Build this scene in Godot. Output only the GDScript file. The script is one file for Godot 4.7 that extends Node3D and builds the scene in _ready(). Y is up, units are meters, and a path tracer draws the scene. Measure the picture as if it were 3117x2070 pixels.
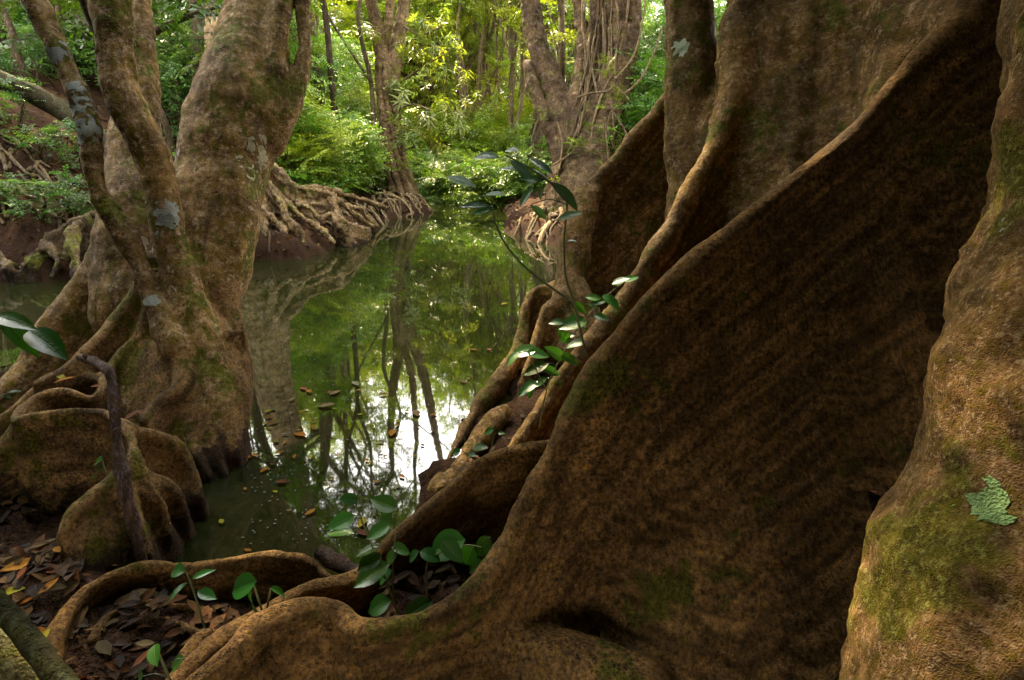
extends Node3D
# A quiet forest creek between buttress-rooted trees. Water level is y = 0, the lens stands 1.5 m above it and looks along -z, tipped down.

const EYE := 1.5
const TIP := 0.31206          # radians the camera looks down
const FOCAL := 589.0
const STEP := 0.4337
var used := {}
var M := {}
var nz := FastNoiseLite.new()
var nz2 := FastNoiseLite.new()
var rng := RandomNumberGenerator.new()
var T0 := 0

# ---------------------------------------------------------------- places
# a measured bearing (two picture measures) and a distance along the view axis give a place in the world
func spot(bx: float, by: float, depth: float) -> Vector3:
	var x := (bx * STEP - 512.0) / FOCAL
	var y := -(by * STEP - 340.0) / FOCAL
	var c := cos(TIP)
	var s := sin(TIP)
	return Vector3(x, y * c - s, -(c + y * s)) * depth + Vector3(0, EYE, 0)

func wide(w: float, depth: float) -> float:
	return w * STEP * depth / FOCAL

func lay(rows: Array, drop := 0.0) -> Array:
	var out := []
	for q in rows:
		var p := spot(q[0], q[1] + drop * q[3], q[2])
		out.append(Vector4(p.x, p.y, p.z, wide(q[3], q[2])))
	return out

func land(bx: float, away: float, extra := 0.0) -> Vector3:
	var d := away * cos(TIP) + (EYE - 0.3) * sin(TIP)
	var x := (bx * STEP - 512.0) / FOCAL * d
	return Vector3(x, height_at(x, -away) + extra, -away)

# ---------------------------------------------------------------- smooth wood: tapered limbs and plank roots joined in one distance field, meshed as surface nets
class Wood extends RefCounted:
	var P := PackedFloat32Array()
	var chain := PackedInt32Array()
	var part := PackedInt32Array()
	var n_chain := 0
	var blend := 0.05
	var cell := 0.02
	var bottom := -0.25
	var rough := 0.012
	var rough_f := 3.0
	var fine := 0.004
	var grain := 0.0
	var noise := FastNoiseLite.new()
	var ids := {}
	var verts := PackedVector3Array()
	var vpart := PackedInt32Array()
	var edges := PackedInt64Array()
	var lo := Vector3.ZERO
	var quads := PackedInt32Array()
	var norm := PackedVector3Array()
	var cols := PackedColorArray()
	var paint: Callable
	var patches := []
	var flow := PackedVector3Array()
	var streak := 0.008
	var run_f := 1.0
	var smooth_from := 99
	var samples := PackedFloat32Array()

	func smooth_path(rows: Array, each: int) -> Array:
		var out := []
		for i in rows.size() - 1:
			var a: Vector4 = rows[maxi(i - 1, 0)]
			var b: Vector4 = rows[i]
			var c: Vector4 = rows[i + 1]
			var d: Vector4 = rows[mini(i + 2, rows.size() - 1)]
			for k in each:
				var t := float(k) / each
				out.append(0.5 * ((2.0 * b) + (c - a) * t + (2.0 * a - 5.0 * b + 4.0 * c - d) * t * t + (3.0 * b - a - 3.0 * c + d) * t * t * t))
		out.append(rows[-1])
		return out

	func put(a: Vector4, b: Vector4, kind: float, flare: float, which: int, sweep := 0.0) -> void:
		var d := b - a
		var l2 := d.x * d.x + d.z * d.z + (d.y * d.y if kind < 0.5 else 0.0)
		P.append_array([a.x, a.y, a.z, d.x, d.y, d.z, a.w, d.w, kind, 1.0 / maxf(l2, 1e-9), flare, sweep])
		chain.append(n_chain)
		part.append(which)

	func tube(rows: Array, which: int, each := 3) -> void:
		var s := smooth_path(rows, each)
		for i in s.size() - 1:
			put(s[i], s[i + 1], 0.0, 0.0, which)
		n_chain += 1

	func ridge(rows: Array, which: int, flare := 0.12, each := 3, sweep := 0.0, kind := 1.0) -> void:
		var s := smooth_path(rows, each)
		for i in s.size() - 1:
			put(s[i], s[i + 1], kind, flare, which, sweep)
		n_chain += 1

	func one(o: int, px: float, py: float, pz: float) -> float:
		var ax := P[o]
		var ay := P[o + 1]
		var az := P[o + 2]
		var bx := P[o + 3]
		var by := P[o + 4]
		var bz := P[o + 5]
		if P[o + 8] < 0.5:
			var t := clampf(((px - ax) * bx + (py - ay) * by + (pz - az) * bz) * P[o + 9], 0.0, 1.0)
			var qx := px - ax - bx * t
			var qy := py - ay - by * t
			var qz := pz - az - bz * t
			return sqrt(qx * qx + qy * qy + qz * qz) - P[o + 6] - P[o + 7] * t
		var free := ((px - ax) * bx + (pz - az) * bz) * P[o + 9]
		var u := clampf(free, 0.0, 1.0)
		var r := P[o + 6] + P[o + 7] * u
		var wx := px - ax - bx * u
		var wz := pz - az - bz * u
		var dy := py - ay - by * u - minf(by * (free - u), 0.0)
		if dy > 0.0:
			return sqrt(wx * wx + wz * wz + dy * dy / (1.0 + by * by * P[o + 9])) - r
		var lip := dy / (1.7 * r)
		var low := maxf(-dy - r, 0.0)
		var neck := 0.72 + 0.28 * exp(-lip * lip) if P[o + 8] < 1.5 else 1.35 - 0.35 * exp(-lip * lip)
		return (sqrt(wx * wx + wz * wz) - r * neck - low * (P[o + 10] + P[o + 11] * low)) * 0.93

	func field(list: PackedInt32Array, px: float, py: float, pz: float) -> float:
		var total := 1e6
		var cur := 1e6
		var last := -1
		var d := 0.0
		for i in list:
			var o := i * 12
			var bx := P[o + 3]
			var by := P[o + 4]
			var bz := P[o + 5]
			var qx := px - P[o]
			var qy := py - P[o + 1]
			var qz := pz - P[o + 2]
			if P[o + 8] < 0.5:
				var t := clampf((qx * bx + qy * by + qz * bz) * P[o + 9], 0.0, 1.0)
				qx -= bx * t
				qy -= by * t
				qz -= bz * t
				d = sqrt(qx * qx + qy * qy + qz * qz) - P[o + 6] - P[o + 7] * t
			else:
				var free := (qx * bx + qz * bz) * P[o + 9]
				var u := clampf(free, 0.0, 1.0)
				var r := P[o + 6] + P[o + 7] * u
				qx -= bx * u
				qy -= by * u + minf(by * (free - u), 0.0)
				qz -= bz * u
				if qy > 0.0:
					d = sqrt(qx * qx + qz * qz + qy * qy / (1.0 + by * by * P[o + 9])) - r
				else:
					var lip := qy / (1.7 * r)
					var low := maxf(-qy - r, 0.0)
					var neck := 0.72 + 0.28 * exp(-lip * lip) if P[o + 8] < 1.5 else 1.35 - 0.35 * exp(-lip * lip)
					d = (sqrt(qx * qx + qz * qz) - r * neck - low * (P[o + 10] + P[o + 11] * low)) * 0.93
			if chain[i] != last:
				if last >= 0:
					var h := maxf(blend - absf(total - cur), 0.0)
					total = minf(total, cur) - h * h / blend * 0.25
				last = chain[i]
				cur = d
			elif d < cur:
				cur = d
		var g := maxf(blend - absf(total - cur), 0.0)
		return minf(total, cur) - g * g / blend * 0.25

	func split(ix: int, iy: int, iz: int, size: int, list: PackedInt32Array) -> void:
		var half := size * cell * 0.5
		var cx := lo.x + ix * cell + half
		var cy := lo.y + iy * cell + half
		var cz := lo.z + iz * cell + half
		if cy + half < bottom:
			return
		var reach := half * 1.85 + blend * 0.5 + 2.0 * cell
		var kept := PackedInt32Array()
		for i in list:
			var d := one(i * 12, cx, cy, cz)
			if d < -reach:
				return
			if d < reach:
				kept.append(i)
		if kept.is_empty():
			return
		if size > 8:
			var h := size / 2
			for k in 8:
				split(ix + (h if k & 1 else 0), iy + (h if k & 2 else 0), iz + (h if k & 4 else 0), h, kept)
			return
		# nine samples a side
		var any_in := false
		var any_out := false
		var s := 0
		for c in 9:
			var z := lo.z + (iz + c) * cell
			for b in 9:
				var y := lo.y + (iy + b) * cell
				for a in 9:
					var d := field(kept, lo.x + (ix + a) * cell, y, z)
					samples[s] = d
					s += 1
					if d < 0.0:
						any_in = true
					else:
						any_out = true
		if not (any_in and any_out):
			return
		for c in 8:
			for b in 8:
				for a in 8:
					var o := a + b * 9 + c * 81
					var d0 := samples[o]
					var d1 := samples[o + 1]
					var d2 := samples[o + 9]
					var d3 := samples[o + 10]
					var d4 := samples[o + 81]
					var d5 := samples[o + 82]
					var d6 := samples[o + 90]
					var d7 := samples[o + 91]
					var n_in := int(d0 < 0.0) + int(d1 < 0.0) + int(d2 < 0.0) + int(d3 < 0.0) + int(d4 < 0.0) + int(d5 < 0.0) + int(d6 < 0.0) + int(d7 < 0.0)
					if n_in == 0 or n_in == 8:
						continue
					var sum := Vector3.ZERO
					var n := 0
					if (d0 < 0.0) != (d1 < 0.0): sum += Vector3(d0 / (d0 - d1), 0, 0); n += 1
					if (d2 < 0.0) != (d3 < 0.0): sum += Vector3(d2 / (d2 - d3), 1, 0); n += 1
					if (d4 < 0.0) != (d5 < 0.0): sum += Vector3(d4 / (d4 - d5), 0, 1); n += 1
					if (d6 < 0.0) != (d7 < 0.0): sum += Vector3(d6 / (d6 - d7), 1, 1); n += 1
					if (d0 < 0.0) != (d2 < 0.0): sum += Vector3(0, d0 / (d0 - d2), 0); n += 1
					if (d1 < 0.0) != (d3 < 0.0): sum += Vector3(1, d1 / (d1 - d3), 0); n += 1
					if (d4 < 0.0) != (d6 < 0.0): sum += Vector3(0, d4 / (d4 - d6), 1); n += 1
					if (d5 < 0.0) != (d7 < 0.0): sum += Vector3(1, d5 / (d5 - d7), 1); n += 1
					if (d0 < 0.0) != (d4 < 0.0): sum += Vector3(0, 0, d0 / (d0 - d4)); n += 1
					if (d1 < 0.0) != (d5 < 0.0): sum += Vector3(1, 0, d1 / (d1 - d5)); n += 1
					if (d2 < 0.0) != (d6 < 0.0): sum += Vector3(0, 1, d2 / (d2 - d6)); n += 1
					if (d3 < 0.0) != (d7 < 0.0): sum += Vector3(1, 1, d3 / (d3 - d7)); n += 1
					var gx := ix + a
					var gy := iy + b
					var gz := iz + c
					var key := gx | gy << 12 | gz << 24
					ids[key] = verts.size()
					var p := lo + (Vector3(gx, gy, gz) + sum / n) * cell
					verts.append(p)
					var best := 1e6
					var whose := 0
					for i in kept:
						var d := one(i * 12, p.x, p.y, p.z)
						if d < best:
							best = d
							whose = i
					vpart.append(part[whose])
					flow.append(along(whose, p))
					if (d0 < 0.0) != (d1 < 0.0): edges.append(key << 3 | (1 if d0 < 0.0 else 0))
					if (d0 < 0.0) != (d2 < 0.0): edges.append(key << 3 | 2 | (1 if d0 < 0.0 else 0))
					if (d0 < 0.0) != (d4 < 0.0): edges.append(key << 3 | 4 | (1 if d0 < 0.0 else 0))

	# where a point lies in the run of the wood: across the grain, along it, and which limb
	func along(i: int, p: Vector3) -> Vector3:
		var o := i * 12
		var q := p - Vector3(P[o], P[o + 1], P[o + 2])
		var b := Vector3(P[o + 3], P[o + 4], P[o + 5])
		if P[o + 8] > 0.5:
			var u := clampf((q.x * b.x + q.z * b.z) * P[o + 9], 0.0, 1.0)
			return Vector3(maxf(b.y * u - q.y, -0.05) * 11.0 * run_f, (i + u) * 0.06, chain[i] * 3.7)
		var t := clampf(q.dot(b) * P[o + 9], 0.0, 1.0)
		q -= b * t
		var d := b.normalized()
		var side := d.cross(Vector3.FORWARD if absf(d.z) < 0.8 else Vector3.UP).normalized()
		return Vector3(atan2(q.dot(side), q.dot(d.cross(side))) * 1.5, (i + t) * 0.12, -1.0 - chain[i] * 3.7)

	func add_normals() -> void:
		norm.resize(verts.size())
		norm.fill(Vector3.ZERO)
		for q in range(0, quads.size(), 4):
			var a := quads[q]
			var b := quads[q + 1]
			var c := quads[q + 2]
			var d := quads[q + 3]
			var n := (verts[d] - verts[b]).cross(verts[c] - verts[a])
			norm[a] += n
			norm[b] += n
			norm[c] += n
			norm[d] += n
		for i in norm.size():
			norm[i] = norm[i].normalized()

	func run() -> void:
		var t0 := Time.get_ticks_msec()
		work()
		print("wood of %d segments: %d points in %.1f s" % [part.size(), verts.size(), (Time.get_ticks_msec() - t0) / 1000.0])

	func work() -> void:
		noise.noise_type = FastNoiseLite.TYPE_SIMPLEX
		noise.fractal_type = FastNoiseLite.FRACTAL_FBM
		noise.fractal_octaves = 3
		noise.frequency = 1.0
		samples.resize(729)
		var mn := Vector3(1e6, 1e6, 1e6)
		var mx := -mn
		for i in part.size():
			var o := i * 12
			var r := maxf(P[o + 6], P[o + 6] + P[o + 7]) + 0.15 + (0.5 * P[o + 10] * 3.0 if P[o + 8] > 0.5 else 0.0)
			for k in 2:
				var p := Vector3(P[o] + P[o + 3] * k, P[o + 1] + P[o + 4] * k, P[o + 2] + P[o + 5] * k)
				mn = mn.min(p - Vector3(r, r, r))
				mx = mx.max(p + Vector3(r, r, r))
		mn.y = minf(mn.y, bottom)
		lo = mn
		var span := mx - mn
		var size := 8
		while size * cell < maxf(span.x, maxf(span.y, span.z)):
			size *= 2
		var all := PackedInt32Array(range(part.size()))
		split(0, 0, 0, size, all)
		for e in edges:
			var key := e >> 3
			var kind := (e >> 1) & 3
			var u := 1 << 12
			var v := 1 << 24
			if kind == 1:
				u = 1 << 24
				v = 1
			elif kind == 2:
				u = 1
				v = 1 << 12
			var a: int = ids.get(key - u - v, -1)
			var b: int = ids.get(key - v, -1)
			var c: int = ids.get(key, -1)
			var d: int = ids.get(key - u, -1)
			if a < 0 or b < 0 or c < 0 or d < 0:
				continue
			if e & 1:
				quads.append_array([a, d, c, b])
			else:
				quads.append_array([a, b, c, d])
		# clockwise faces: outward normal is (last - second) x (third - first)
		add_normals()
		for i in verts.size():
			var p := verts[i]
			var w := noise.get_noise_3dv(p * rough_f)
			var f := noise.get_noise_3dv(p * 17.0 + Vector3(7, 3, 1))
			var g := 0.0
			if grain > 0.0:
				g = grain * (absf(noise.get_noise_3dv(Vector3(p.x * 9.0, p.y * 2.2, p.z * 9.0))) - 0.25)
			var s := noise.get_noise_3dv(flow[i])
			var calm := 0.35 if vpart[i] >= smooth_from else 1.0
			verts[i] = p + norm[i] * ((w * rough + f * fine + g) * calm + s * streak * (0.45 if flow[i].z < 0.0 else 1.0))
		add_normals()
		cols.resize(verts.size())
		for i in verts.size():
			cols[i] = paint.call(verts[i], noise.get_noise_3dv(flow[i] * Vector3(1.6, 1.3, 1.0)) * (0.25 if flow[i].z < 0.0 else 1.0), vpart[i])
		ids.clear()

	# lichen: a thin crust over the bark, cut along a ragged outline
	func crust(patch: Array) -> ArrayMesh:
		var mid: Vector3 = patch[0]
		var size: float = patch[1]
		var v := PackedVector3Array()
		var n := PackedVector3Array()
		var c := PackedColorArray()
		for q in range(0, quads.size(), 4):
			if verts[quads[q]].distance_to(mid) > size * 1.7:
				continue
			for h in 2:
				var tri := [quads[q], quads[q + 1 + h], quads[q + 2 + h]]
				var poly := []
				for k in 3:
					var a: int = tri[k]
					var b: int = tri[(k + 1) % 3]
					var ma := inside(verts[a], mid, size)
					var mb := inside(verts[b], mid, size)
					if ma > 0.0:
						poly.append([verts[a] + norm[a] * 0.002, norm[a]])
					if (ma > 0.0) != (mb > 0.0):
						var t := ma / (ma - mb)
						poly.append([verts[a].lerp(verts[b], t) + norm[a].lerp(norm[b], t) * 0.002, norm[a].lerp(norm[b], t).normalized()])
				for k in range(1, poly.size() - 1):
					for e in [poly[0], poly[k], poly[k + 1]]:
						v.append(e[0])
						n.append(e[1])
						c.append(patch[2])
		if v.is_empty():
			return null
		var s := []
		s.resize(Mesh.ARRAY_MAX)
		s[Mesh.ARRAY_VERTEX] = v
		s[Mesh.ARRAY_NORMAL] = n
		s[Mesh.ARRAY_COLOR] = c
		var m := ArrayMesh.new()
		m.add_surface_from_arrays(Mesh.PRIMITIVE_TRIANGLES, s)
		return m

	func inside(p: Vector3, mid: Vector3, size: float) -> float:
		return 0.78 - p.distance_to(mid) / size - 0.9 * noise.get_noise_3dv(p * 9.0) - 1.0 * noise.get_noise_3dv(p * 26.0)

	func piece(which: int) -> ArrayMesh:
		var map := PackedInt32Array()
		map.resize(verts.size())
		map.fill(-1)
		var v := PackedVector3Array()
		var n := PackedVector3Array()
		var c := PackedColorArray()
		var ix := PackedInt32Array()
		for q in range(0, quads.size(), 4):
			if vpart[quads[q]] != which:
				continue
			for k in 4:
				var o := quads[q + k]
				if map[o] < 0:
					map[o] = v.size()
					v.append(verts[o])
					n.append(norm[o])
					c.append(cols[o])
			var a := map[quads[q]]
			var b := map[quads[q + 1]]
			var e := map[quads[q + 2]]
			var d := map[quads[q + 3]]
			ix.append_array([a, b, e, a, e, d])
		if v.is_empty():
			return null
		var s := []
		s.resize(Mesh.ARRAY_MAX)
		s[Mesh.ARRAY_VERTEX] = v
		s[Mesh.ARRAY_NORMAL] = n
		s[Mesh.ARRAY_COLOR] = c
		s[Mesh.ARRAY_INDEX] = ix
		var m := ArrayMesh.new()
		m.add_surface_from_arrays(Mesh.PRIMITIVE_TRIANGLES, s)
		return m

# ---------------------------------------------------------------- swept and leafy meshes
class Shape extends RefCounted:
	var v := PackedVector3Array()
	var n := PackedVector3Array()
	var c := PackedColorArray()
	var uv := PackedVector2Array()
	var ix := PackedInt32Array()

	func curve(rows: Array, each: int) -> Array:
		var out := []
		for i in rows.size() - 1:
			var a: Vector4 = rows[maxi(i - 1, 0)]
			var b: Vector4 = rows[i]
			var cc: Vector4 = rows[i + 1]
			var d: Vector4 = rows[mini(i + 2, rows.size() - 1)]
			for k in each:
				var t := float(k) / each
				out.append(0.5 * ((2.0 * b) + (cc - a) * t + (2.0 * a - 5.0 * b + 4.0 * cc - d) * t * t + (3.0 * b - a - 3.0 * cc + d) * t * t * t))
		out.append(rows[-1])
		return out

	func tube(rows: Array, sides: int, col: Color, noise: FastNoiseLite = null, bump := 0.0, freq := 3.0, vary := 0.0) -> void:
		var m := rows.size()
		var first := v.size()
		var u := Vector3.ZERO
		for i in m:
			var p := Vector3(rows[i].x, rows[i].y, rows[i].z)
			var a: Vector4 = rows[maxi(i - 1, 0)]
			var b: Vector4 = rows[mini(i + 1, m - 1)]
			var t := Vector3(b.x - a.x, b.y - a.y, b.z - a.z).normalized()
			if i == 0:
				u = t.cross(Vector3.RIGHT if absf(t.x) < 0.8 else Vector3.BACK).normalized()
			else:
				u = (u - t * u.dot(t)).normalized()
			var w := t.cross(u)
			for j in sides + 1:
				var ang := TAU * j / sides
				var o := u * cos(ang) + w * sin(ang)
				var r: float = rows[i].w
				var tint := 1.0
				if noise:
					r *= 1.0 + bump * noise.get_noise_3dv((p + o * r) * freq)
					tint += vary * noise.get_noise_3dv((p + o * r) * freq * 1.7 + Vector3(31, 7, 3))
				v.append(p + o * r)
				n.append(o)
				c.append(Color(col.r * tint, col.g * tint, col.b * tint))
				uv.append(Vector2(float(j) / sides, float(i) / m))
		for i in m - 1:
			for j in sides:
				var a := first + i * (sides + 1) + j
				var d := a + sides + 1
				ix.append_array([a, d + 1, a + 1, a, d, d + 1])
		# closed ends
		for e in 2:
			var k := 0 if e == 0 else m - 1
			var mid := v.size()
			var p := Vector3(rows[k].x, rows[k].y, rows[k].z)
			var q: Vector4 = rows[1] if e == 0 else rows[m - 2]
			var out := (p - Vector3(q.x, q.y, q.z)).normalized()
			v.append(p + out * rows[k].w * 0.4)
			n.append(out)
			c.append(col)
			uv.append(Vector2(0.5, float(e)))
			for j in sides:
				var a := first + k * (sides + 1) + j
				if e == 0:
					ix.append_array([mid, a, a + 1])
				else:
					ix.append_array([mid, a + 1, a])

	# a leaf with a folded midrib: along = its length, up = the side that faces the light
	func leaf(base: Vector3, along: Vector3, up: Vector3, length: float, width: float, droop: float, col: Color, rows := 1, ovate := 1.0) -> void:
		var t := along.normalized()
		var s := t.cross(up).normalized()
		var nn := s.cross(t)
		if rows <= 1:
			var f := v.size()
			var mid := base + t * length * 0.45 - nn * length * droop * 0.3
			var tip := base + t * length - nn * length * droop
			var l := mid - s * width * 0.5 + nn * width * 0.14
			var r := mid + s * width * 0.5 + nn * width * 0.14
			v.append_array([base, l, mid, r, tip])
			n.append_array([nn, (nn + s * 0.3).normalized(), nn, (nn - s * 0.3).normalized(), (nn + t * droop).normalized()])
			c.append_array([col, col, col, col, col])
			uv.append_array([Vector2(0.5, 0), Vector2(0, 0.45), Vector2(0.5, 0.45), Vector2(1, 0.45), Vector2(0.5, 1)])
			ix.append_array([f, f + 1, f + 2, f + 1, f + 4, f + 2, f, f + 2, f + 3, f + 2, f + 4, f + 3])
			return
		var first := v.size()
		for i in rows + 1:
			var k := float(i) / rows
			var w := width * 0.5 * pow(sin(PI * pow(k, 0.78 if ovate > 0.5 else 1.0)), 0.8 if ovate > 0.5 else 1.0)
			if ovate > 0.5 and k > 0.8:
				w *= 1.0 - 0.5 * (k - 0.8) / 0.2
			var ctr := base + t * length * (k - 0.12 * k * k * droop) - nn * length * droop * k * k
			var bend := (nn + t * droop * 1.6 * k).normalized()
			for j in 5:
				var q := (j - 2) / 2.0
				v.append(ctr + s * w * q + bend * w * (absf(q) * 0.32 - 0.1 * q * q) + bend * length * 0.008 * sin(k * 23.0 + j))
				n.append((bend - s * signf(q) * 0.28).normalized())
				c.append(col)
				uv.append(Vector2(0.5 + 0.5 * q, k))
		for i in rows:
			for j in 4:
				var a := first + i * 5 + j
				ix.append_array([a, a + 5, a + 6, a, a + 6, a + 1])

	func mesh() -> ArrayMesh:
		var s := []
		s.resize(Mesh.ARRAY_MAX)
		s[Mesh.ARRAY_VERTEX] = v
		s[Mesh.ARRAY_NORMAL] = n
		s[Mesh.ARRAY_COLOR] = c
		s[Mesh.ARRAY_TEX_UV] = uv
		s[Mesh.ARRAY_INDEX] = ix
		var m := ArrayMesh.new()
		m.add_surface_from_arrays(Mesh.PRIMITIVE_TRIANGLES, s)
		return m

# ---------------------------------------------------------------- naming
func numbered(called: String) -> String:
	var k: int = used.get(called, -1) + 1
	used[called] = k
	return called if k == 0 else "%s_%03d" % [called, k]

func tag(o: Node, label := "", category := "", group := "", kind := "") -> Node:
	if label: o.set_meta("label", label)
	if category: o.set_meta("category", category)
	if group: o.set_meta("group", group)
	if kind: o.set_meta("kind", kind)
	return o

func thing(called: String, label: String, category: String, place := Vector3.ZERO, group := "") -> Node3D:
	var o := Node3D.new()
	o.name = numbered(called)
	add_child(o)
	o.position = place
	tag(o, label, category, group)
	return o

func part(called: String, m: Mesh, mat: Material, parent: Node = self, off := Vector3.ZERO) -> MeshInstance3D:
	var o := MeshInstance3D.new()
	o.name = called if parent != self else numbered(called)
	o.mesh = m
	o.material_override = mat
	o.position = off
	parent.add_child(o, true)
	return o

func swarm(called: String, m: Mesh, mat: Material, places: Array, colors: PackedColorArray, parent: Node = self) -> MultiMeshInstance3D:
	var mm := MultiMesh.new()
	mm.transform_format = MultiMesh.TRANSFORM_3D
	mm.use_colors = true
	mm.mesh = m
	mm.instance_count = places.size()
	for i in places.size():
		mm.set_instance_transform(i, places[i])
		mm.set_instance_color(i, colors[i])
	var o := MultiMeshInstance3D.new()
	o.name = called if parent != self else numbered(called)
	o.multimesh = mm
	o.material_override = mat
	o.set_meta("kind", "stuff")
	parent.add_child(o, true)
	return o

const NTH := ["first", "second", "third", "fourth", "fifth", "sixth", "seventh", "eighth", "ninth", "tenth", "eleventh", "twelfth", "thirteenth", "fourteenth", "fifteenth", "sixteenth", "seventeenth", "eighteenth", "nineteenth", "twentieth"]
# for items [bearing, distance ..]: which one it is, counted from the left within its row
func ranked(list: Array, cuts: Array, rows: Array) -> Array:
	var out := []
	for a in list:
		var row := 0
		while row < cuts.size() and a[1] >= cuts[row]:
			row += 1
		var k := 0
		for b in list:
			var rb := 0
			while rb < cuts.size() and b[1] >= cuts[rb]:
				rb += 1
			if rb == row and b[0] < a[0]:
				k += 1
		out.append("%s from the left in the %s" % [NTH[k % 20], rows[row]])
	return out

func stage(what: String) -> void:
	print("%6.1f s  %s" % [(Time.get_ticks_msec() - T0) / 1000.0, what])

# ---------------------------------------------------------------- materials
func noise_bytes(size: int, freq: float, octaves: int, seed_: int, kind := FastNoiseLite.TYPE_SIMPLEX) -> PackedByteArray:
	var f := FastNoiseLite.new()
	f.noise_type = kind
	f.seed = seed_
	f.frequency = freq
	f.fractal_type = FastNoiseLite.FRACTAL_FBM if octaves > 1 else FastNoiseLite.FRACTAL_NONE
	f.fractal_octaves = octaves
	var im := f.get_seamless_image(size, size)
	im.convert(Image.FORMAT_L8)
	return im.get_data()

func picture(size: int, bytes: PackedByteArray, grey := false) -> ImageTexture:
	return ImageTexture.create_from_image(Image.create_from_data(size, size, false, Image.FORMAT_L8 if grey else Image.FORMAT_RGB8, bytes))

func make_materials() -> void:
	var S := 1024
	# bark: mottles, pale crust with ragged rims, ochre moss dabs, dark pores; and a plainer skin for smooth roots
	var big := noise_bytes(S, 0.006, 4, 11)
	var mid := noise_bytes(S, 0.022, 3, 12)
	var fin := noise_bytes(S, 0.09, 3, 13)
	var spk := noise_bytes(S, 0.014, 5, 14)
	var spt := noise_bytes(S, 0.035, 4, 15)
	var dot := noise_bytes(S, 0.19, 2, 16)
	var rgb := PackedByteArray()
	rgb.resize(S * S * 3)
	var smo := PackedByteArray()
	smo.resize(S * S * 3)
	var hgt := PackedByteArray()
	hgt.resize(S * S)
	for i in S * S:
		var a := big[i] / 255.0
		var b := mid[i] / 255.0
		var f := fin[i] / 255.0
		var p := spk[i] / 255.0
		var q := spt[i] / 255.0
		var e := dot[i] / 255.0
		var k := 0.22 + 0.42 * a + 0.24 * b + 0.22 * f
		var r := k * 0.82
		var g := k * 0.665
		var bl := k * 0.50
		var h := 0.2 * b + 0.6 * f + 0.2 * e
		var moss := clampf((p + 0.35 * e + 0.2 * b - 0.90) * 8.0, 0.0, 1.0)
		if moss > 0.0:
			var mk := 0.34 + 0.5 * e
			r = lerpf(r, mk * 0.72, moss * 0.85)
			g = lerpf(g, mk * 0.68, moss * 0.85)
			bl = lerpf(bl, mk * 0.16, moss * 0.85)
			h += moss * (0.25 * e + 0.1)
		var pale := clampf(((1.0 - p) * 0.55 + q * 0.75 + 0.16 * e - 0.885) * 12.0, 0.0, 1.0)
		if pale > 0.0:
			var pk := 0.70 + 0.3 * f
			r = lerpf(r, pk * 0.95, pale * 0.75)
			g = lerpf(g, pk * 0.90, pale * 0.75)
			bl = lerpf(bl, pk * 0.83, pale * 0.75)
			h += 0.08 * pale
		var pit := clampf((0.33 - q) * 9.0, 0.0, 1.0) * clampf((0.62 - f) * 6.0, 0.0, 1.0)
		r *= 1.0 - 0.5 * pit
		g *= 1.0 - 0.55 * pit
		bl *= 1.0 - 0.58 * pit
		h -= 0.25 * pit
		rgb[i * 3] = int(clampf(r, 0, 1) * 255)
		rgb[i * 3 + 1] = int(clampf(g, 0, 1) * 255)
		rgb[i * 3 + 2] = int(clampf(bl, 0, 1) * 255)
		hgt[i] = int(clampf(h, 0, 1) * 255)
		var sk := 0.50 + 0.22 * (a - 0.5) + 0.30 * (b - 0.5) + 0.30 * (q - 0.5) + 0.34 * (f - 0.5)
		sk -= 0.22 * clampf((0.32 - q) * 10.0, 0.0, 1.0)
		sk += 0.20 * clampf((q - 0.76) * 12.0, 0.0, 1.0) * clampf((p - 0.45) * 6.0, 0.0, 1.0)
		var green := clampf((p - 0.62) * 5.0, 0.0, 1.0) * 0.35
		smo[i * 3] = int(clampf((sk + 0.1) * 0.82, 0, 1) * 255)
		smo[i * 3 + 1] = int(clampf((sk + 0.1) * 0.665 - 0.02 * green, 0, 1) * 255)
		smo[i * 3 + 2] = int(clampf((sk + 0.1) * 0.5 * (1.0 - green), 0, 1) * 255)
	var bark_tex := picture(S, rgb)
	var skin_tex := picture(S, smo)
	var bark_h := picture(S, hgt, true)
	var bark := StandardMaterial3D.new()
	bark.vertex_color_use_as_albedo = true
	bark.albedo_texture = bark_tex
	bark.uv1_triplanar = true
	bark.uv1_world_triplanar = true
	bark.uv1_scale = Vector3.ONE * 0.8
	bark.roughness = 0.78
	bark.metallic_specular = 0.2
	bark.heightmap_enabled = true
	bark.heightmap_texture = bark_h
	bark.heightmap_scale = 0.7
	M.bark = bark
	var lichen := bark.duplicate()
	for i in S * S:
		hgt[i] = 165 + int(hgt[i] * 0.35)
	lichen.albedo_texture = picture(S, hgt, true)
	lichen.uv1_scale = Vector3.ONE * 1.7
	lichen.roughness = 0.9
	M.lichen = lichen
	var skin := bark.duplicate()         # smoother root skin, finer grain
	skin.uv1_scale = Vector3.ONE * 1.5
	skin.albedo_texture = skin_tex
	skin.heightmap_scale = 0.55
	M.skin = skin
	var pitted := bark.duplicate()
	pitted.uv1_scale = Vector3.ONE * 2.2
	pitted.heightmap_scale = 0.35
	M.pitted = pitted
	# stringy bark for far trunks: drawn out upward
	var far := bark.duplicate()
	far.uv1_scale = Vector3(1.6, 0.35, 1.6)
	far.heightmap_scale = 1.6
	M.far_bark = far
	# soil
	var soil := StandardMaterial3D.new()
	soil.vertex_color_use_as_albedo = true
	soil.albedo_texture = skin_tex
	soil.uv1_triplanar = true
	soil.uv1_world_triplanar = true
	soil.uv1_scale = Vector3.ONE * 0.9
	soil.roughness = 0.92
	soil.metallic_specular = 0.15
	soil.heightmap_enabled = true
	soil.heightmap_texture = bark_h
	soil.heightmap_scale = 1.4
	M.soil = soil
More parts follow.
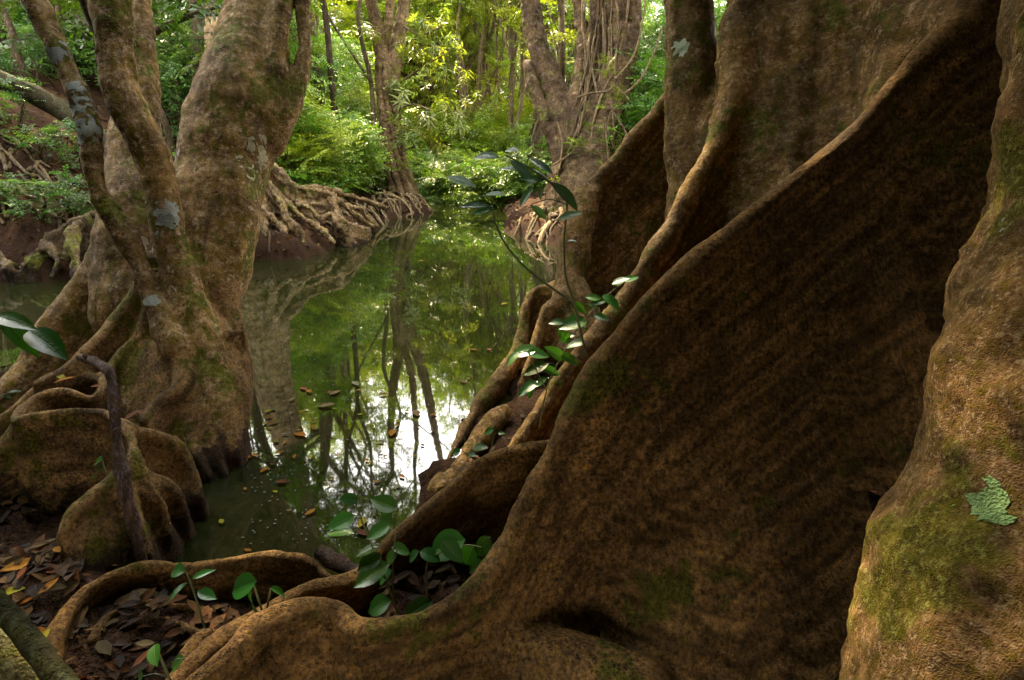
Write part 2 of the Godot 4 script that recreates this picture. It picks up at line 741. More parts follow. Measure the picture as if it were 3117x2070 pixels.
	# water
	var rip := NoiseTexture2D.new()
	rip.width = 512
	rip.height = 512
	rip.seamless = true
	rip.as_normal_map = true
	rip.bump_strength = 1.0
	var rn := FastNoiseLite.new()
	rn.noise_type = FastNoiseLite.TYPE_SIMPLEX
	rn.frequency = 0.012
	rn.fractal_octaves = 3
	rip.noise = rn
	var water := StandardMaterial3D.new()
	water.albedo_color = Color(0.010, 0.0125, 0.0032).linear_to_srgb()
	water.roughness = 0.025
	water.metallic_specular = 0.6
	water.normal_enabled = true
	water.normal_texture = rip
	water.normal_scale = 0.025
	water.uv1_triplanar = true
	water.uv1_world_triplanar = true
	water.uv1_scale = Vector3.ONE * 0.55
	M.water = water
	# leaves
	var lf := StandardMaterial3D.new()
	lf.vertex_color_use_as_albedo = true
	lf.roughness = 0.38
	lf.metallic_specular = 0.5
	lf.backlight_enabled = true
	lf.backlight = Color(0.95, 1.0, 0.55)
	M.leaf = lf
	# near leaves with veins
	var W := 128
	var vb := PackedByteArray()
	vb.resize(W * W * 3)
	var vh := PackedByteArray()
	vh.resize(W * W)
	for y in W:
		for x in W:
			var q := absf(x / float(W - 1) - 0.5) * 2.0
			var k := y / float(W - 1)
			var vein := absf(fposmod((k - q * 0.16) * 9.0, 1.0) - 0.5) * 2.0
			var line := maxf(smoothstep(0.90, 1.0, vein) * 0.5 * (1.0 - q), smoothstep(0.05, 0.0, q))
			var m := 0.8 + 0.2 * mid[(y * 7 % S) * S + (x * 7 % S)] / 255.0
			var i := y * W + x
			vb[i * 3] = int(clampf((0.58 + 0.42 * line) * m, 0, 1) * 255)
			vb[i * 3 + 1] = int(clampf((0.68 + 0.32 * line) * m, 0, 1) * 255)
			vb[i * 3 + 2] = int(clampf((0.72 + 0.2 * line) * m, 0, 1) * 255)
			vh[i] = int(clampf(0.7 - 0.6 * line, 0, 1) * 255)
	var nl := lf.duplicate()
	nl.albedo_texture = picture(W, vb)
	nl.roughness = 0.28
	nl.backlight = Color(0.75, 0.85, 0.4)
	nl.heightmap_enabled = true
	nl.heightmap_texture = picture(W, vh, true)
	nl.heightmap_scale = 0.25
	M.near_leaf = nl
	var dry := nl.duplicate()
	dry.roughness = 0.75
	dry.metallic_specular = 0.25
	dry.backlight = Color(0.6, 0.5, 0.3)
	M.dry = dry
	var stick := bark.duplicate()
	stick.uv1_scale = Vector3(3.4, 1.2, 3.4)
	stick.heightmap_scale = 1.6
	M.stick = stick
	var stem := StandardMaterial3D.new()
	stem.vertex_color_use_as_albedo = true
	stem.roughness = 0.6
	M.stem = stem

# ---------------------------------------------------------------- ground and river
const RIVER := [[-0.9, -1.62], [-1.3, -1.9], [-1.45, -2.3], [-1.5, -2.8], [-1.75, -3.6], [-2.3, -4.3], [-3.2, -4.1], [-4.5, -3.4], [-7, -3.0], [-14, -3.2], [-14, -6.2], [-7, -6.5], [-5.5, -6.9], [-4.6, -7.6], [-3.66, -8.3], [-2.98, -8.37], [-2.82, -9.5], [-2.7, -11.7], [-2.9, -13.2], [-1.97, -15.1], [-2.6, -16.5], [-3.2, -18.5], [-4.4, -20.1], [-7, -22], [-8.5, -25], [-11, -30], [-7, -29.5], [-4.2, -26.4], [-2.9, -23.4], [-1.2, -20], [-0.26, -17.6], [0, -14], [-0.14, -12.4], [0.0, -11.1], [0.5, -10], [0.8, -9.5], [1.6, -8.6], [2.2, -7.6], [1.5, -6.4], [0.9, -5.5], [0.3, -4.6], [-0.1, -3.6], [-0.35, -2.5], [-0.45, -2.1], [-0.65, -1.7]]

func shore(x: float, z: float) -> float:
	var best := 1e9
	var inside := false
	var n := RIVER.size()
	var ax: float = RIVER[n - 1][0]
	var az: float = RIVER[n - 1][1]
	for i in n:
		var bx: float = RIVER[i][0]
		var bz: float = RIVER[i][1]
		var dx := bx - ax
		var dz := bz - az
		var t := clampf(((x - ax) * dx + (z - az) * dz) / (dx * dx + dz * dz), 0.0, 1.0)
		var qx := x - ax - dx * t
		var qz := z - az - dz * t
		best = minf(best, qx * qx + qz * qz)
		if (az > z) != (bz > z) and x < dx * (z - az) / dz + ax:
			inside = not inside
		ax = bx
		az = bz
	return -sqrt(best) if inside else sqrt(best)

func height_at(x: float, z: float) -> float:
	var d := shore(x, z) + 0.16 * nz.get_noise_2d(x * 1.3, z * 1.3)
	if d < 0.0:
		return -0.55 * (1.0 - exp(d / 0.35))
	var bank := lerpf(0.11, 0.42, smoothstep(4.0, 7.0, -z))
	var h := bank * (1.0 - exp(-d / 0.28)) + 0.02 * minf(d, 8.0)
	h += 0.5 * clampf(-x - 4.9, 0.0, 11.0) * smoothstep(0.0, 2.0, d) + 0.12 * clampf(x - 3.0, 0.0, 20.0) * smoothstep(0.0, 2.0, d)
	h += 0.09 * nz.get_noise_2d(x * 1.1 + 50.0, z * 1.1) * smoothstep(0.0, 0.5, d) + 0.05 * nz.get_noise_2d(x * 4.0, z * 4.0) * smoothstep(0.0, 0.2, d)
	return h

func spread(a: float, b: float, c: float, fine_step: float) -> PackedFloat32Array:
	# coordinates from -a to b, fine within c, growing outside
	var right := [0.0]
	var s := fine_step
	while right[-1] < maxf(a, b):
		if right[-1] > c:
			s *= 1.09
		right.append(right[-1] + s)
	var out := PackedFloat32Array()
	for i in range(right.size() - 1, 0, -1):
		if right[i] <= a + s:
			out.append(-right[i])
	for q in right:
		if q <= b + s:
			out.append(q)
	return out

func make_ground() -> void:
	var xs := spread(90, 90, 6.0, 0.11)
	var zs := spread(90, 90, 10.0, 0.12)
	var nx := xs.size()
	var nzz := zs.size()
	var sh := Shape.new()
	var mud := Color(0.06, 0.031, 0.020)
	var litter := Color(0.12, 0.062, 0.034)
	for k in nzz:
		var z := zs[k] - 6.0
		for i in nx:
			var x := xs[i] - 1.5
			var y := height_at(x, z)
			sh.v.append(Vector3(x, y, z))
			var w := clampf(0.5 + 1.4 * nz2.get_noise_2d(x * 0.9, z * 0.9) + 0.8 * nz2.get_noise_2d(x * 4.0, z * 4.0), 0, 1) * smoothstep(0.1, 0.3, y)
			var g := mud.lerp(litter, w)
			sh.c.append(Color(g.r / 0.45, g.g / 0.28, g.b / 0.16))
			sh.uv.append(Vector2(x, z))
	sh.n.resize(sh.v.size())
	for k in nzz:
		for i in nx:
			var o := k * nx + i
			var l := sh.v[o - (1 if i > 0 else 0)]
			var r := sh.v[o + (1 if i < nx - 1 else 0)]
			var f := sh.v[o - (nx if k > 0 else 0)]
			var b := sh.v[o + (nx if k < nzz - 1 else 0)]
			sh.n[o] = (b - f).cross(r - l).normalized()
			if i < nx - 1 and k < nzz - 1:
				sh.ix.append_array([o, o + 1, o + nx + 1, o, o + nx + 1, o + nx])
	tag(part("ground", sh.mesh(), M.soil), "dark muddy creek bank and forest floor", "ground", "", "structure")
	var w := PlaneMesh.new()
	w.size = Vector2(30, 34)
	tag(part("water", w, M.water, self, Vector3(-2, 0, -16.5)), "still green-brown creek water", "water", "", "structure")

# ---------------------------------------------------------------- twigs that make up crowns
var TW := {}

func make_twigs() -> void:
	var r := RandomNumberGenerator.new()
	r.seed = 5
	for kind in ["small", "round", "long", "crown"]:
		var list := []
		for version in 3:
			var s := Shape.new()
			var stem := Color(0.55, 0.4, 0.5)
			if kind == "long":       # a whorl of long hanging leaves
				s.tube([Vector4(0, 0, 0, 0.006), Vector4(0.02, 0.16, 0.01, 0.005), Vector4(0.0, 0.3, 0.02, 0.003)], 3, stem)
				for j in 13:
					var a := TAU * j * 0.382
					var y := 0.12 + 0.2 * j / 13.0
					var d := Vector3(cos(a), r.randf_range(-0.25, 0.5), sin(a))
					s.leaf(Vector3(0, y, 0), d, Vector3.UP, r.randf_range(0.13, 0.2), r.randf_range(0.035, 0.05), r.randf_range(0.2, 0.6), Color.WHITE * r.randf_range(0.75, 1.0))
			else:
				var n_side := 3 if kind == "crown" else 2
				var size := 0.095 if kind == "crown" else 0.075 if kind == "small" else 0.09
				var length := 0.75 if kind == "crown" else 0.5
				for b in n_side + 1:
					var dir := Vector3(0, 0, 1) if b == 0 else Vector3(0.9 if b == 1 else -0.9, r.randf_range(-0.1, 0.5), r.randf_range(0.3, 0.8)).normalized()
					var from := Vector3(0, 0, length * 0.15 * b)
					var ln := length * (1.0 if b == 0 else 0.65)
					s.tube([Vector4(from.x, from.y, from.z, 0.005), Vector4(from.x + dir.x * ln, from.y + dir.y * ln - 0.05, from.z + dir.z * ln, 0.002)], 3, stem)
					var n := int(ln / (size * 0.42))
					for j in n:
						var k := (j + 0.7) / n
						var p := from + dir * ln * k - Vector3(0, 0.05 * k, 0)
						var side := dir.cross(Vector3.UP).normalized() * (1.0 if j % 2 else -1.0)
						var d := (side + dir * r.randf_range(0.2, 0.9) + Vector3(0, r.randf_range(-0.4, 0.25), 0)).normalized()
						var up := (Vector3.UP + Vector3(r.randfn(0, 0.35), 0, r.randfn(0, 0.35))).normalized()
						s.leaf(p, d, up, size * r.randf_range(0.75, 1.3), size * (0.5 if kind != "round" else 0.6) * r.randf_range(0.8, 1.15), r.randf_range(0.0, 0.4), Color.WHITE * r.randf_range(0.65, 1.0))
			list.append(s.mesh())
		TW[kind] = list

func tint(base: Color, r: RandomNumberGenerator) -> Color:
	var k := r.randf_range(0.7, 1.25)
	var y := r.randf_range(-0.15, 0.25)
	return Color(base.r * k * (1.0 + y), base.g * k, base.b * k * (1.0 - y * 0.5))

# clumps of twigs in an ellipsoid; one drawn object for each twig shape
func crown_of(parent: Node3D, centre: Vector3, radii: Vector3, n_clumps: int, per: int, kind: String, base: Color, size: float, r: RandomNumberGenerator, hollow := 0.35, called := "crown") -> void:
	var places := [[], [], []]
	var colors := [PackedColorArray(), PackedColorArray(), PackedColorArray()]
	for c in n_clumps:
		var d := Vector3(r.randfn(), r.randfn(), r.randfn()).normalized() * pow(r.randf_range(hollow, 1.0), 0.5)
		var mid := centre + d * radii
		var own := tint(base, r)
		var cr := 0.28 * minf(radii.x, radii.z) + 0.15
		for k in per:
			var p := mid + Vector3(r.randfn() * cr, r.randfn() * cr * 0.6, r.randfn() * cr) * 0.6
			var b := Basis.from_euler(Vector3(r.randfn(0, 0.45), r.randf() * TAU, r.randfn(0, 0.35))).scaled(Vector3.ONE * size * r.randf_range(0.75, 1.25))
			var v := r.randi() % 3
			places[v].append(Transform3D(b, p))
			var m := r.randf_range(0.85, 1.15)
			colors[v].append(Color(own.r * m, own.g * m, own.b * m))
	for v in 3:
		if places[v].size():
			swarm(called, TW[kind][v], M.leaf, places[v], colors[v], parent)

const BROWN := Color(0.34, 0.35, 0.38)

# a tree that stands further off: trunk, limbs, crown
func tree(called: String, label: String, group: String, place: Vector3, o: Dictionary) -> Node3D:
	var r := RandomNumberGenerator.new()
	r.seed = o.get("seed", 1)
	var root := thing(called, label, "tree", place, group)
	var H: float = o.height
	var R: float = o.radius
	var lean: Vector3 = o.get("lean", Vector3.ZERO)
	var rows := []
	var wob: float = o.get("wobble", 0.12)
	var steps := 7
	for i in steps + 1:
		var k := float(i) / steps
		var p := Vector3(0, -0.25, 0) + (Vector3.UP * H + lean) * k + Vector3(r.randfn(), 0, r.randfn()) * wob * (1.0 if i > 0 else 0.0)
		var flare := 1.0 + 0.7 * exp(-k * H / 0.45)
		rows.append(Vector4(p.x, p.y, p.z, R * flare * (1.0 - 0.72 * k)))
	var sh := Shape.new()
	var path := sh.curve(rows, 5)
	var bark: Color = o.get("bark", BROWN) * r.randf_range(0.75, 1.2)
	sh.tube(path, o.get("sides", 9), bark, nz, 0.22, 3.0, 0.5)
	part("trunk", sh.mesh(), M.far_bark, root)
	var crown_lo: float = o.get("crown_lo", 0.5)
	var cr: Vector3 = o.get("crown", Vector3(2.5, 2.0, 2.5))
	var cc: Vector3 = (Vector3.UP * H + lean) * float(o.get("middle", 0.97))
	for j in o.get("limbs", 5):
		var k := r.randf_range(crown_lo * 0.8, 0.95)
		var a: Vector4 = path[int(k * (path.size() - 1))]
		var from := Vector3(a.x, a.y, a.z)
		var ang := r.randf() * TAU
		var to := cc + Vector3(cos(ang) * cr.x, r.randf_range(-0.5, 0.8) * cr.y, sin(ang) * cr.z) * r.randf_range(0.6, 1.0)
		var bend := from.lerp(to, 0.45) + Vector3(r.randfn(), r.randfn() * 0.5 + 0.3, r.randfn()) * 0.25 * from.distance_to(to) * 0.5
		var l := Shape.new()
		var lp := l.curve([Vector4(from.x, from.y, from.z, a.w * 0.62), Vector4(bend.x, bend.y, bend.z, a.w * 0.42), Vector4(to.x, to.y, to.z, a.w * 0.14)], 5)
		l.tube(lp, 6, bark, nz, 0.15, 3.0, 0.3)
		for b in 4:
			var q: Vector4 = lp[r.randi_range(4, lp.size() - 2)]
			var f2 := Vector3(q.x, q.y, q.z)
			var t2 := f2 + Vector3(r.randfn(), r.randfn() * 0.6 + 0.25, r.randfn()).normalized() * r.randf_range(0.4, 1.0) * minf(cr.x, 2.5) * 0.5
			var m2 := f2.lerp(t2, 0.5) + Vector3(r.randfn(), r.randfn(), r.randfn()) * 0.1
			l.tube(l.curve([Vector4(f2.x, f2.y, f2.z, q.w * 0.5), Vector4(m2.x, m2.y, m2.z, q.w * 0.35), Vector4(t2.x, t2.y, t2.z, q.w * 0.12)], 3), 5, bark)
		part("limb", l.mesh(), M.far_bark, root)
	crown_of(root, cc, cr, o.get("clumps", 24), o.get("per", 14), o.get("leaf", "crown"), o.get("green", Color(0.09, 0.15, 0.02)), o.get("size", 1.0), r, o.get("hollow", 0.2))
	return root

# a bough that carries a trunk on upward: leader, side branches, loose leaf clumps at their ends
func bough(root: Node3D, from: Vector3, dir: Vector3, r0: float, length: float, r: RandomNumberGenerator, green: Color, bark: Color, per := 5) -> void:
	var l := Shape.new()
	var rows := []
	var p := from - dir.normalized() * r0
	var d := dir.normalized()
	for i in 6:
		rows.append(Vector4(p.x, p.y, p.z, r0 * (1.0 - 0.15 * i)))
		d = (d + Vector3(r.randfn(), r.randfn() * 0.4 + 0.12, r.randfn()) * 0.22).normalized()
		p += d * length / 5.0
	var path := l.curve(rows, 4)
	l.tube(path, 9, bark, nz, 0.15, 3.0, 0.4)
	var ends := [p]
	for k in 7:
		var q: Vector4 = path[r.randi_range(5, path.size() - 2)]
		var f := Vector3(q.x, q.y, q.z)
		var e := (d * 0.5 + Vector3(r.randfn(), r.randfn() * 0.5 + 0.2, r.randfn())).normalized()
		var ln := length * r.randf_range(0.3, 0.55)
		var m := f + e * ln * 0.5 + Vector3(r.randfn(), r.randfn(), r.randfn()) * 0.08 * ln
		var t := f + e * ln
		var br := l.curve([Vector4(f.x, f.y, f.z, q.w * 0.5), Vector4(m.x, m.y, m.z, q.w * 0.34), Vector4(t.x, t.y, t.z, q.w * 0.1)], 4)
		l.tube(br, 6, bark)
		ends.append(t)
		for b in 2:
			var g: Vector4 = br[r.randi_range(3, 6)]
			var h := Vector3(g.x, g.y, g.z)
			var w := h + (e + Vector3(r.randfn(), r.randfn(), r.randfn()) * 0.8).normalized() * ln * 0.45
			l.tube([Vector4(h.x, h.y, h.z, g.w * 0.5), Vector4(w.x, w.y, w.z, g.w * 0.12)], 4, bark)
			ends.append(w)
	part("limb", l.mesh(), M.far_bark, root, -root.position)
	var places := [[], [], []]
	var colors := [PackedColorArray(), PackedColorArray(), PackedColorArray()]
	for e in ends:
		var own := tint(green, r)
		for k in per:
			var v := r.randi() % 3
			places[v].append(Transform3D(Basis.from_euler(Vector3(r.randfn(0, 0.45), r.randf() * TAU, r.randfn(0, 0.35))).scaled(Vector3.ONE * r.randf_range(0.8, 1.2)), e - root.position + Vector3(r.randfn(), r.randfn() * 0.6, r.randfn()) * 0.22))
			colors[v].append(own)
	for v in 3:
		if places[v].size():
			swarm("crown", TW.crown[v], M.leaf, places[v], colors[v], root)

func shrub(called: String, label: String, group: String, place: Vector3, o: Dictionary) -> Node3D:
	var r := RandomNumberGenerator.new()
	r.seed = o.get("seed", 1)
	var root := thing(called, label, o.get("category", "shrub"), place, group)
	var cr: Vector3 = o.crown
	for j in o.get("stems", 4):
		var a := r.randf() * TAU
		var top := Vector3(cos(a) * cr.x * 0.6, o.up * r.randf_range(0.7, 1.2), sin(a) * cr.z * 0.6)
		var s := Shape.new()
		s.tube(s.curve([Vector4(top.x * 0.15, -0.15, top.z * 0.15, 0.022), Vector4(top.x * 0.4 + r.randfn() * 0.06, top.y * 0.5, top.z * 0.4, 0.016), Vector4(top.x, top.y, top.z, 0.006)], 4), 5, BROWN)
		part("stem", s.mesh(), M.far_bark, root)
	crown_of(root, Vector3(0, o.up, 0), cr, o.clumps, o.per, o.get("leaf", "small"), o.get("green", Color(0.06, 0.13, 0.025)), o.get("size", 1.0), r, o.get("hollow", 0.1), "foliage")
	return root

# ---------------------------------------------------------------- bark colours: tan skin, grey crust, moss with ragged edges, wet mud stain, lichen patches
func painter(base: Color, alt: Color, moss_at: float, wet_y: float, moss := Color(0.21, 0.19, 0.03), shift := 0.0) -> Callable:
	return func(p: Vector3, run: float, _which: int) -> Color:
		var q := p + Vector3(shift, 0, shift)
		var a := nz.get_noise_3dv(q * 1.6)
		var b := nz2.get_noise_3dv(q * 7.0)
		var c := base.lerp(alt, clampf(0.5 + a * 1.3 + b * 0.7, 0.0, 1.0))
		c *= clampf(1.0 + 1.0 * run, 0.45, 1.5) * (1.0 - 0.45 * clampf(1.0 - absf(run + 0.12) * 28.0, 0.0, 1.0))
		var m := nz2.get_noise_3dv(q * 2.1 + Vector3(9, 1, 4)) + 0.55 * nz.get_noise_3dv(q * 14.0)
		c = c.lerp(moss, clampf((m - moss_at) * 6.0, 0.0, 0.92))
		if wet_y > -1.0:
			var w := wet_y + 0.10 * nz2.get_noise_3dv(q * 6.0) + 0.06 * nz.get_noise_3dv(q * 20.0)
			c = c.lerp(Color(0.07, 0.042, 0.032), clampf((w - p.y) * 22.0, 0.0, 0.9))
		return Color(minf(c.r / 0.63, 1.0), minf(c.g / 0.40, 1.0), minf(c.b / 0.215, 1.0))

func commit(w: Wood, root: Node3D, names: Array, mat: Array) -> void:
	for q in w.patches:
		var crust := w.crust(q)
		if crust:
			part("lichen", crust, M.lichen, root, -root.position).set_meta("kind", "stuff")
	for i in names.size():
		var m := w.piece(i)
		if m:
			part(names[i], m, mat[mini(i, mat.size() - 1)], root, -root.position)

const TAN := Color(0.50, 0.30, 0.13)
const GREY := Color(0.34, 0.21, 0.105)
const PALE := Color(0.60, 0.52, 0.42)
const BLUE := Color(0.40, 0.435, 0.41)

func left_tree() -> Wood:
	var w := Wood.new()
	w.cell = 0.0145
	w.blend = 0.045
	w.rough = 0.018
	w.fine = 0.004
	w.bottom = -0.25
	w.streak = 0.007
	w.smooth_from = 5
	# the big leaning trunk and the two strands that part at its top
	w.tube(lay([[650, -420, 4.4, 70], [612, -120, 4.05, 66], [596, 0, 3.92, 64], [583, 80, 3.85, 74], [570, 170, 3.75, 92], [553, 250, 3.66, 104], [526, 330, 3.6, 102], [508, 410, 3.55, 96], [490, 500, 3.5, 102], [470, 600, 3.45, 104], [446, 690, 3.4, 96], [425, 780, 3.35, 108], [410, 900, 3.25, 130], [410, 1030, 3.15, 140]]), 0)
	w.tube(lay([[730, -300, 4.0, 26], [708, -100, 3.85, 22], [699, 40, 3.8, 16], [702, 120, 3.76, 17], [686, 190, 3.7, 24], [655, 255, 3.64, 34], [620, 320, 3.6, 40]]), 0)
	w.tube(lay([[650, -200, 3.8, 34], [645, 0, 3.72, 28], [640, 110, 3.66, 26], [632, 200, 3.6, 26], [600, 300, 3.55, 30], [575, 380, 3.52, 30]]), 0)
	w.tube(lay([[448, 252, 3.6, 14], [465, 266, 3.55, 12], [485, 272, 3.52, 10]]), 0)
	w.tube(lay([[540, 420, 3.42, 46], [535, 520, 3.4, 44], [520, 600, 3.36, 40], [480, 680, 3.3, 34]]), 0)
	# slender leaning stem
	w.tube(lay([[40, -260, 2.95, 31], [58, -120, 2.95, 30], [76, -20, 2.95, 30], [110, 60, 2.95, 27], [150, 150, 2.95, 23], [185, 230, 2.95, 21], [208, 300, 2.95, 23], [213, 360, 2.95, 26], [226, 430, 2.95, 21], [255, 490, 2.97, 21], [288, 540, 2.98, 22], [320, 605, 3.0, 22], [345, 680, 3.0, 24], [372, 740, 3.0, 27], [402, 800, 2.97, 24]]), 1)
	# stout smooth stem
	w.tube(lay([[248, -260, 3.05, 43], [252, -120, 3.05, 42], [255, 0, 3.05, 42], [263, 110, 3.05, 38], [275, 195, 3.05, 38], [303, 262, 3.05, 41], [335, 330, 3.05, 38], [362, 400, 3.08, 36], [380, 470, 3.1, 34], [390, 540, 3.1, 37], [408, 620, 3.12, 39], [430, 690, 3.12, 41], [458, 770, 3.12, 45], [480, 850, 3.1, 50], [495, 930, 3.06, 56], [492, 1010, 3.04, 66], [480, 1120, 3.0, 80], [475, 1230, 3.0, 90]]), 2)
	# rear stem
	w.tube(lay([[312, -300, 3.95, 26], [320, 0, 3.85, 27], [329, 120, 3.8, 30], [325, 230, 3.75, 38], [312, 300, 3.7, 52], [320, 400, 3.65, 66], [322, 500, 3.55, 78], [315, 600, 3.5, 90], [320, 720, 3.42, 95]]), 3)
	# broad mossy buttress falling to the left
	w.ridge(lay([[268, 420, 3.62, 16], [248, 500, 3.55, 22], [228, 570, 3.5, 24], [180, 650, 3.42, 25], [115, 735, 3.3, 25], [55, 825, 3.2, 24], [5, 890, 3.1, 22], [-70, 960, 3.0, 20]], 0.7), 4, 0.26)
	# roots that pour down the front
	w.ridge(lay([[345, 610, 3.2, 22], [312, 680, 3.15, 19], [270, 730, 3.08, 18], [232, 772, 3.0, 18], [193, 808, 2.92, 18], [150, 848, 2.85, 16], [90, 880, 2.8, 14]], 0.6), 5, 0.2)
	w.ridge(lay([[348, 690, 3.1, 16], [321, 768, 3.05, 13], [278, 808, 2.98, 13], [256, 842, 2.9, 12], [245, 872, 2.82, 12], [228, 905, 2.74, 12], [205, 915, 2.7, 11], [155, 897, 2.68, 11], [116, 899, 2.66, 11], [77, 916, 2.6, 11], [46, 946, 2.5, 12], [42, 966, 2.43, 12], [75, 956, 2.4, 12], [155, 942, 2.42, 12], [235, 946, 2.42, 12], [265, 962, 2.38, 11], [292, 988, 2.33, 11], [307, 1023, 2.27, 11], [300, 1066, 2.2, 12], [260, 1102, 2.15, 15], [208, 1141, 2.1, 17], [170, 1178, 2.06, 17], [148, 1233, 2.03, 16]], 0.6), 6, 0.1, 4)
	w.ridge(lay([[392, 760, 3.0, 24], [419, 835, 2.95, 20], [412, 883, 2.88, 15], [380, 910, 2.82, 14], [350, 936, 2.76, 13], [333, 966, 2.7, 12]], 0.5), 7, 0.16, 4)
	w.ridge(lay([[292, 985, 2.36, 14], [357, 1000, 2.42, 16], [413, 1029, 2.5, 16], [440, 1078, 2.52, 16], [460, 1145, 2.5, 13]], 0.6), 8, 0.14)
	w.ridge(lay([[325, 1090, 2.25, 13], [376, 1107, 2.32, 13], [413, 1145, 2.36, 12], [426, 1195, 2.36, 11]], 0.6), 8, 0.1)
	w.ridge(lay([[315, 1050, 2.22, 11], [342, 1122, 2.22, 12], [377, 1174, 2.25, 12], [388, 1236, 2.25, 12]], 0.5), 8, 0.14)
	w.ridge(lay([[280, 1090, 2.18, 12], [300, 1145, 2.15, 14], [322, 1205, 2.12, 14], [340, 1265, 2.1, 12]], 0.5), 8, 0.2)
	w.tube(lay([[372, 1065, 2.68, 48], [345, 1180, 2.46, 85], [320, 1320, 2.36, 105]]), 8)
	w.tube(lay([[235, 1160, 2.18, 40], [228, 1240, 2.12, 52], [225, 1340, 2.08, 60]]), 8)
	# dark tangled foot on the creek side
	w.tube(lay([[500, 670, 3.34, 46], [528, 745, 3.3, 32], [546, 850, 3.2, 34], [540, 940, 3.12, 38], [512, 1010, 3.05, 42], [478, 1080, 3.0, 50]]), 9)
	w.tube(lay([[470, 730, 3.2, 26], [512, 800, 3.15, 24], [530, 880, 3.1, 24], [522, 960, 3.02, 28], [500, 1030, 2.96, 24]]), 9)
	w.tube(lay([[508, 752, 3.2, 8], [528, 770, 3.15, 8], [552, 766, 3.14, 8], [560, 750, 3.18, 7], [562, 800, 3.2, 9], [556, 850, 3.18, 12]]), 9)
	w.tube(lay([[545, 880, 3.1, 14], [562, 930, 3.08, 9], [560, 985, 3.04, 8], [545, 1030, 3.0, 7]]), 9)
	w.tube(lay([[470, 960, 2.95, 20], [455, 1010, 2.9, 22], [470, 1060, 2.88, 20]]), 9)
	w.tube(lay([[400, 880, 3.2, 110], [425, 1020, 3.05, 105]]), 9)
	w.tube(lay([[500, 1000, 2.95, 16], [512, 1030, 2.92, 14], [500, 1060, 2.92, 13]]), 9)
	w.ridge(lay([[505, 880, 3.06, 26], [530, 950, 3.0, 18], [545, 1010, 2.95, 14], [548, 1060, 2.92, 12]], 0.5), 9, 0.25)
	w.ridge(lay([[470, 930, 2.98, 22], [478, 990, 2.92, 16], [500, 1040, 2.88, 12], [520, 1090, 2.84, 10]], 0.5), 9, 0.22)
	w.ridge(lay([[430, 930, 2.98, 20], [428, 990, 2.9, 16], [450, 1040, 2.82, 14], [478, 1090, 2.8, 12]], 0.5), 9, 0.2)
	# roots running out to the left over the mud
	w.ridge(lay([[-60, 1010, 2.75, 18], [30, 940, 2.82, 14], [100, 885, 2.86, 14], [200, 862, 2.9, 14], [246, 868, 2.84, 12]], 0.6), 10, 0.16)
	w.ridge(lay([[-80, 1100, 2.4, 24], [10, 1020, 2.5, 17], [50, 965, 2.55, 14]], 0.6), 10, 0.12)
	var patch := []
	for q in [[130, 125, 2.92, 20], [172, 205, 2.92, 14], [185, 250, 2.92, 24], [205, 300, 2.92, 22], [378, 490, 3.0, 30], [372, 508, 3.0, 22], [312, 275, 3.0, 12], [345, 690, 2.95, 14], [440, 560, 3.05, 16]]:
		patch.append([spot(q[0], q[1], q[2]), wide(q[3], q[2]) * 1.25, BLUE])
	for q in [[590, 325, 3.5, 20], [595, 352, 3.5, 22], [262, 605, 3.38, 18], [650, 60, 3.7, 8], [470, 265, 3.5, 22], [430, 380, 3.45, 30], [560, 390, 3.42, 18], [330, 560, 3.3, 26]]:
		patch.append([spot(q[0], q[1], q[2]), wide(q[3], q[2]) * 1.3, Color(0.62, 0.60, 0.42) if q[3] < 23 else PALE])
	w.paint = painter(TAN, GREY, 0.22, 0.16)
	w.patches = patch
	return w

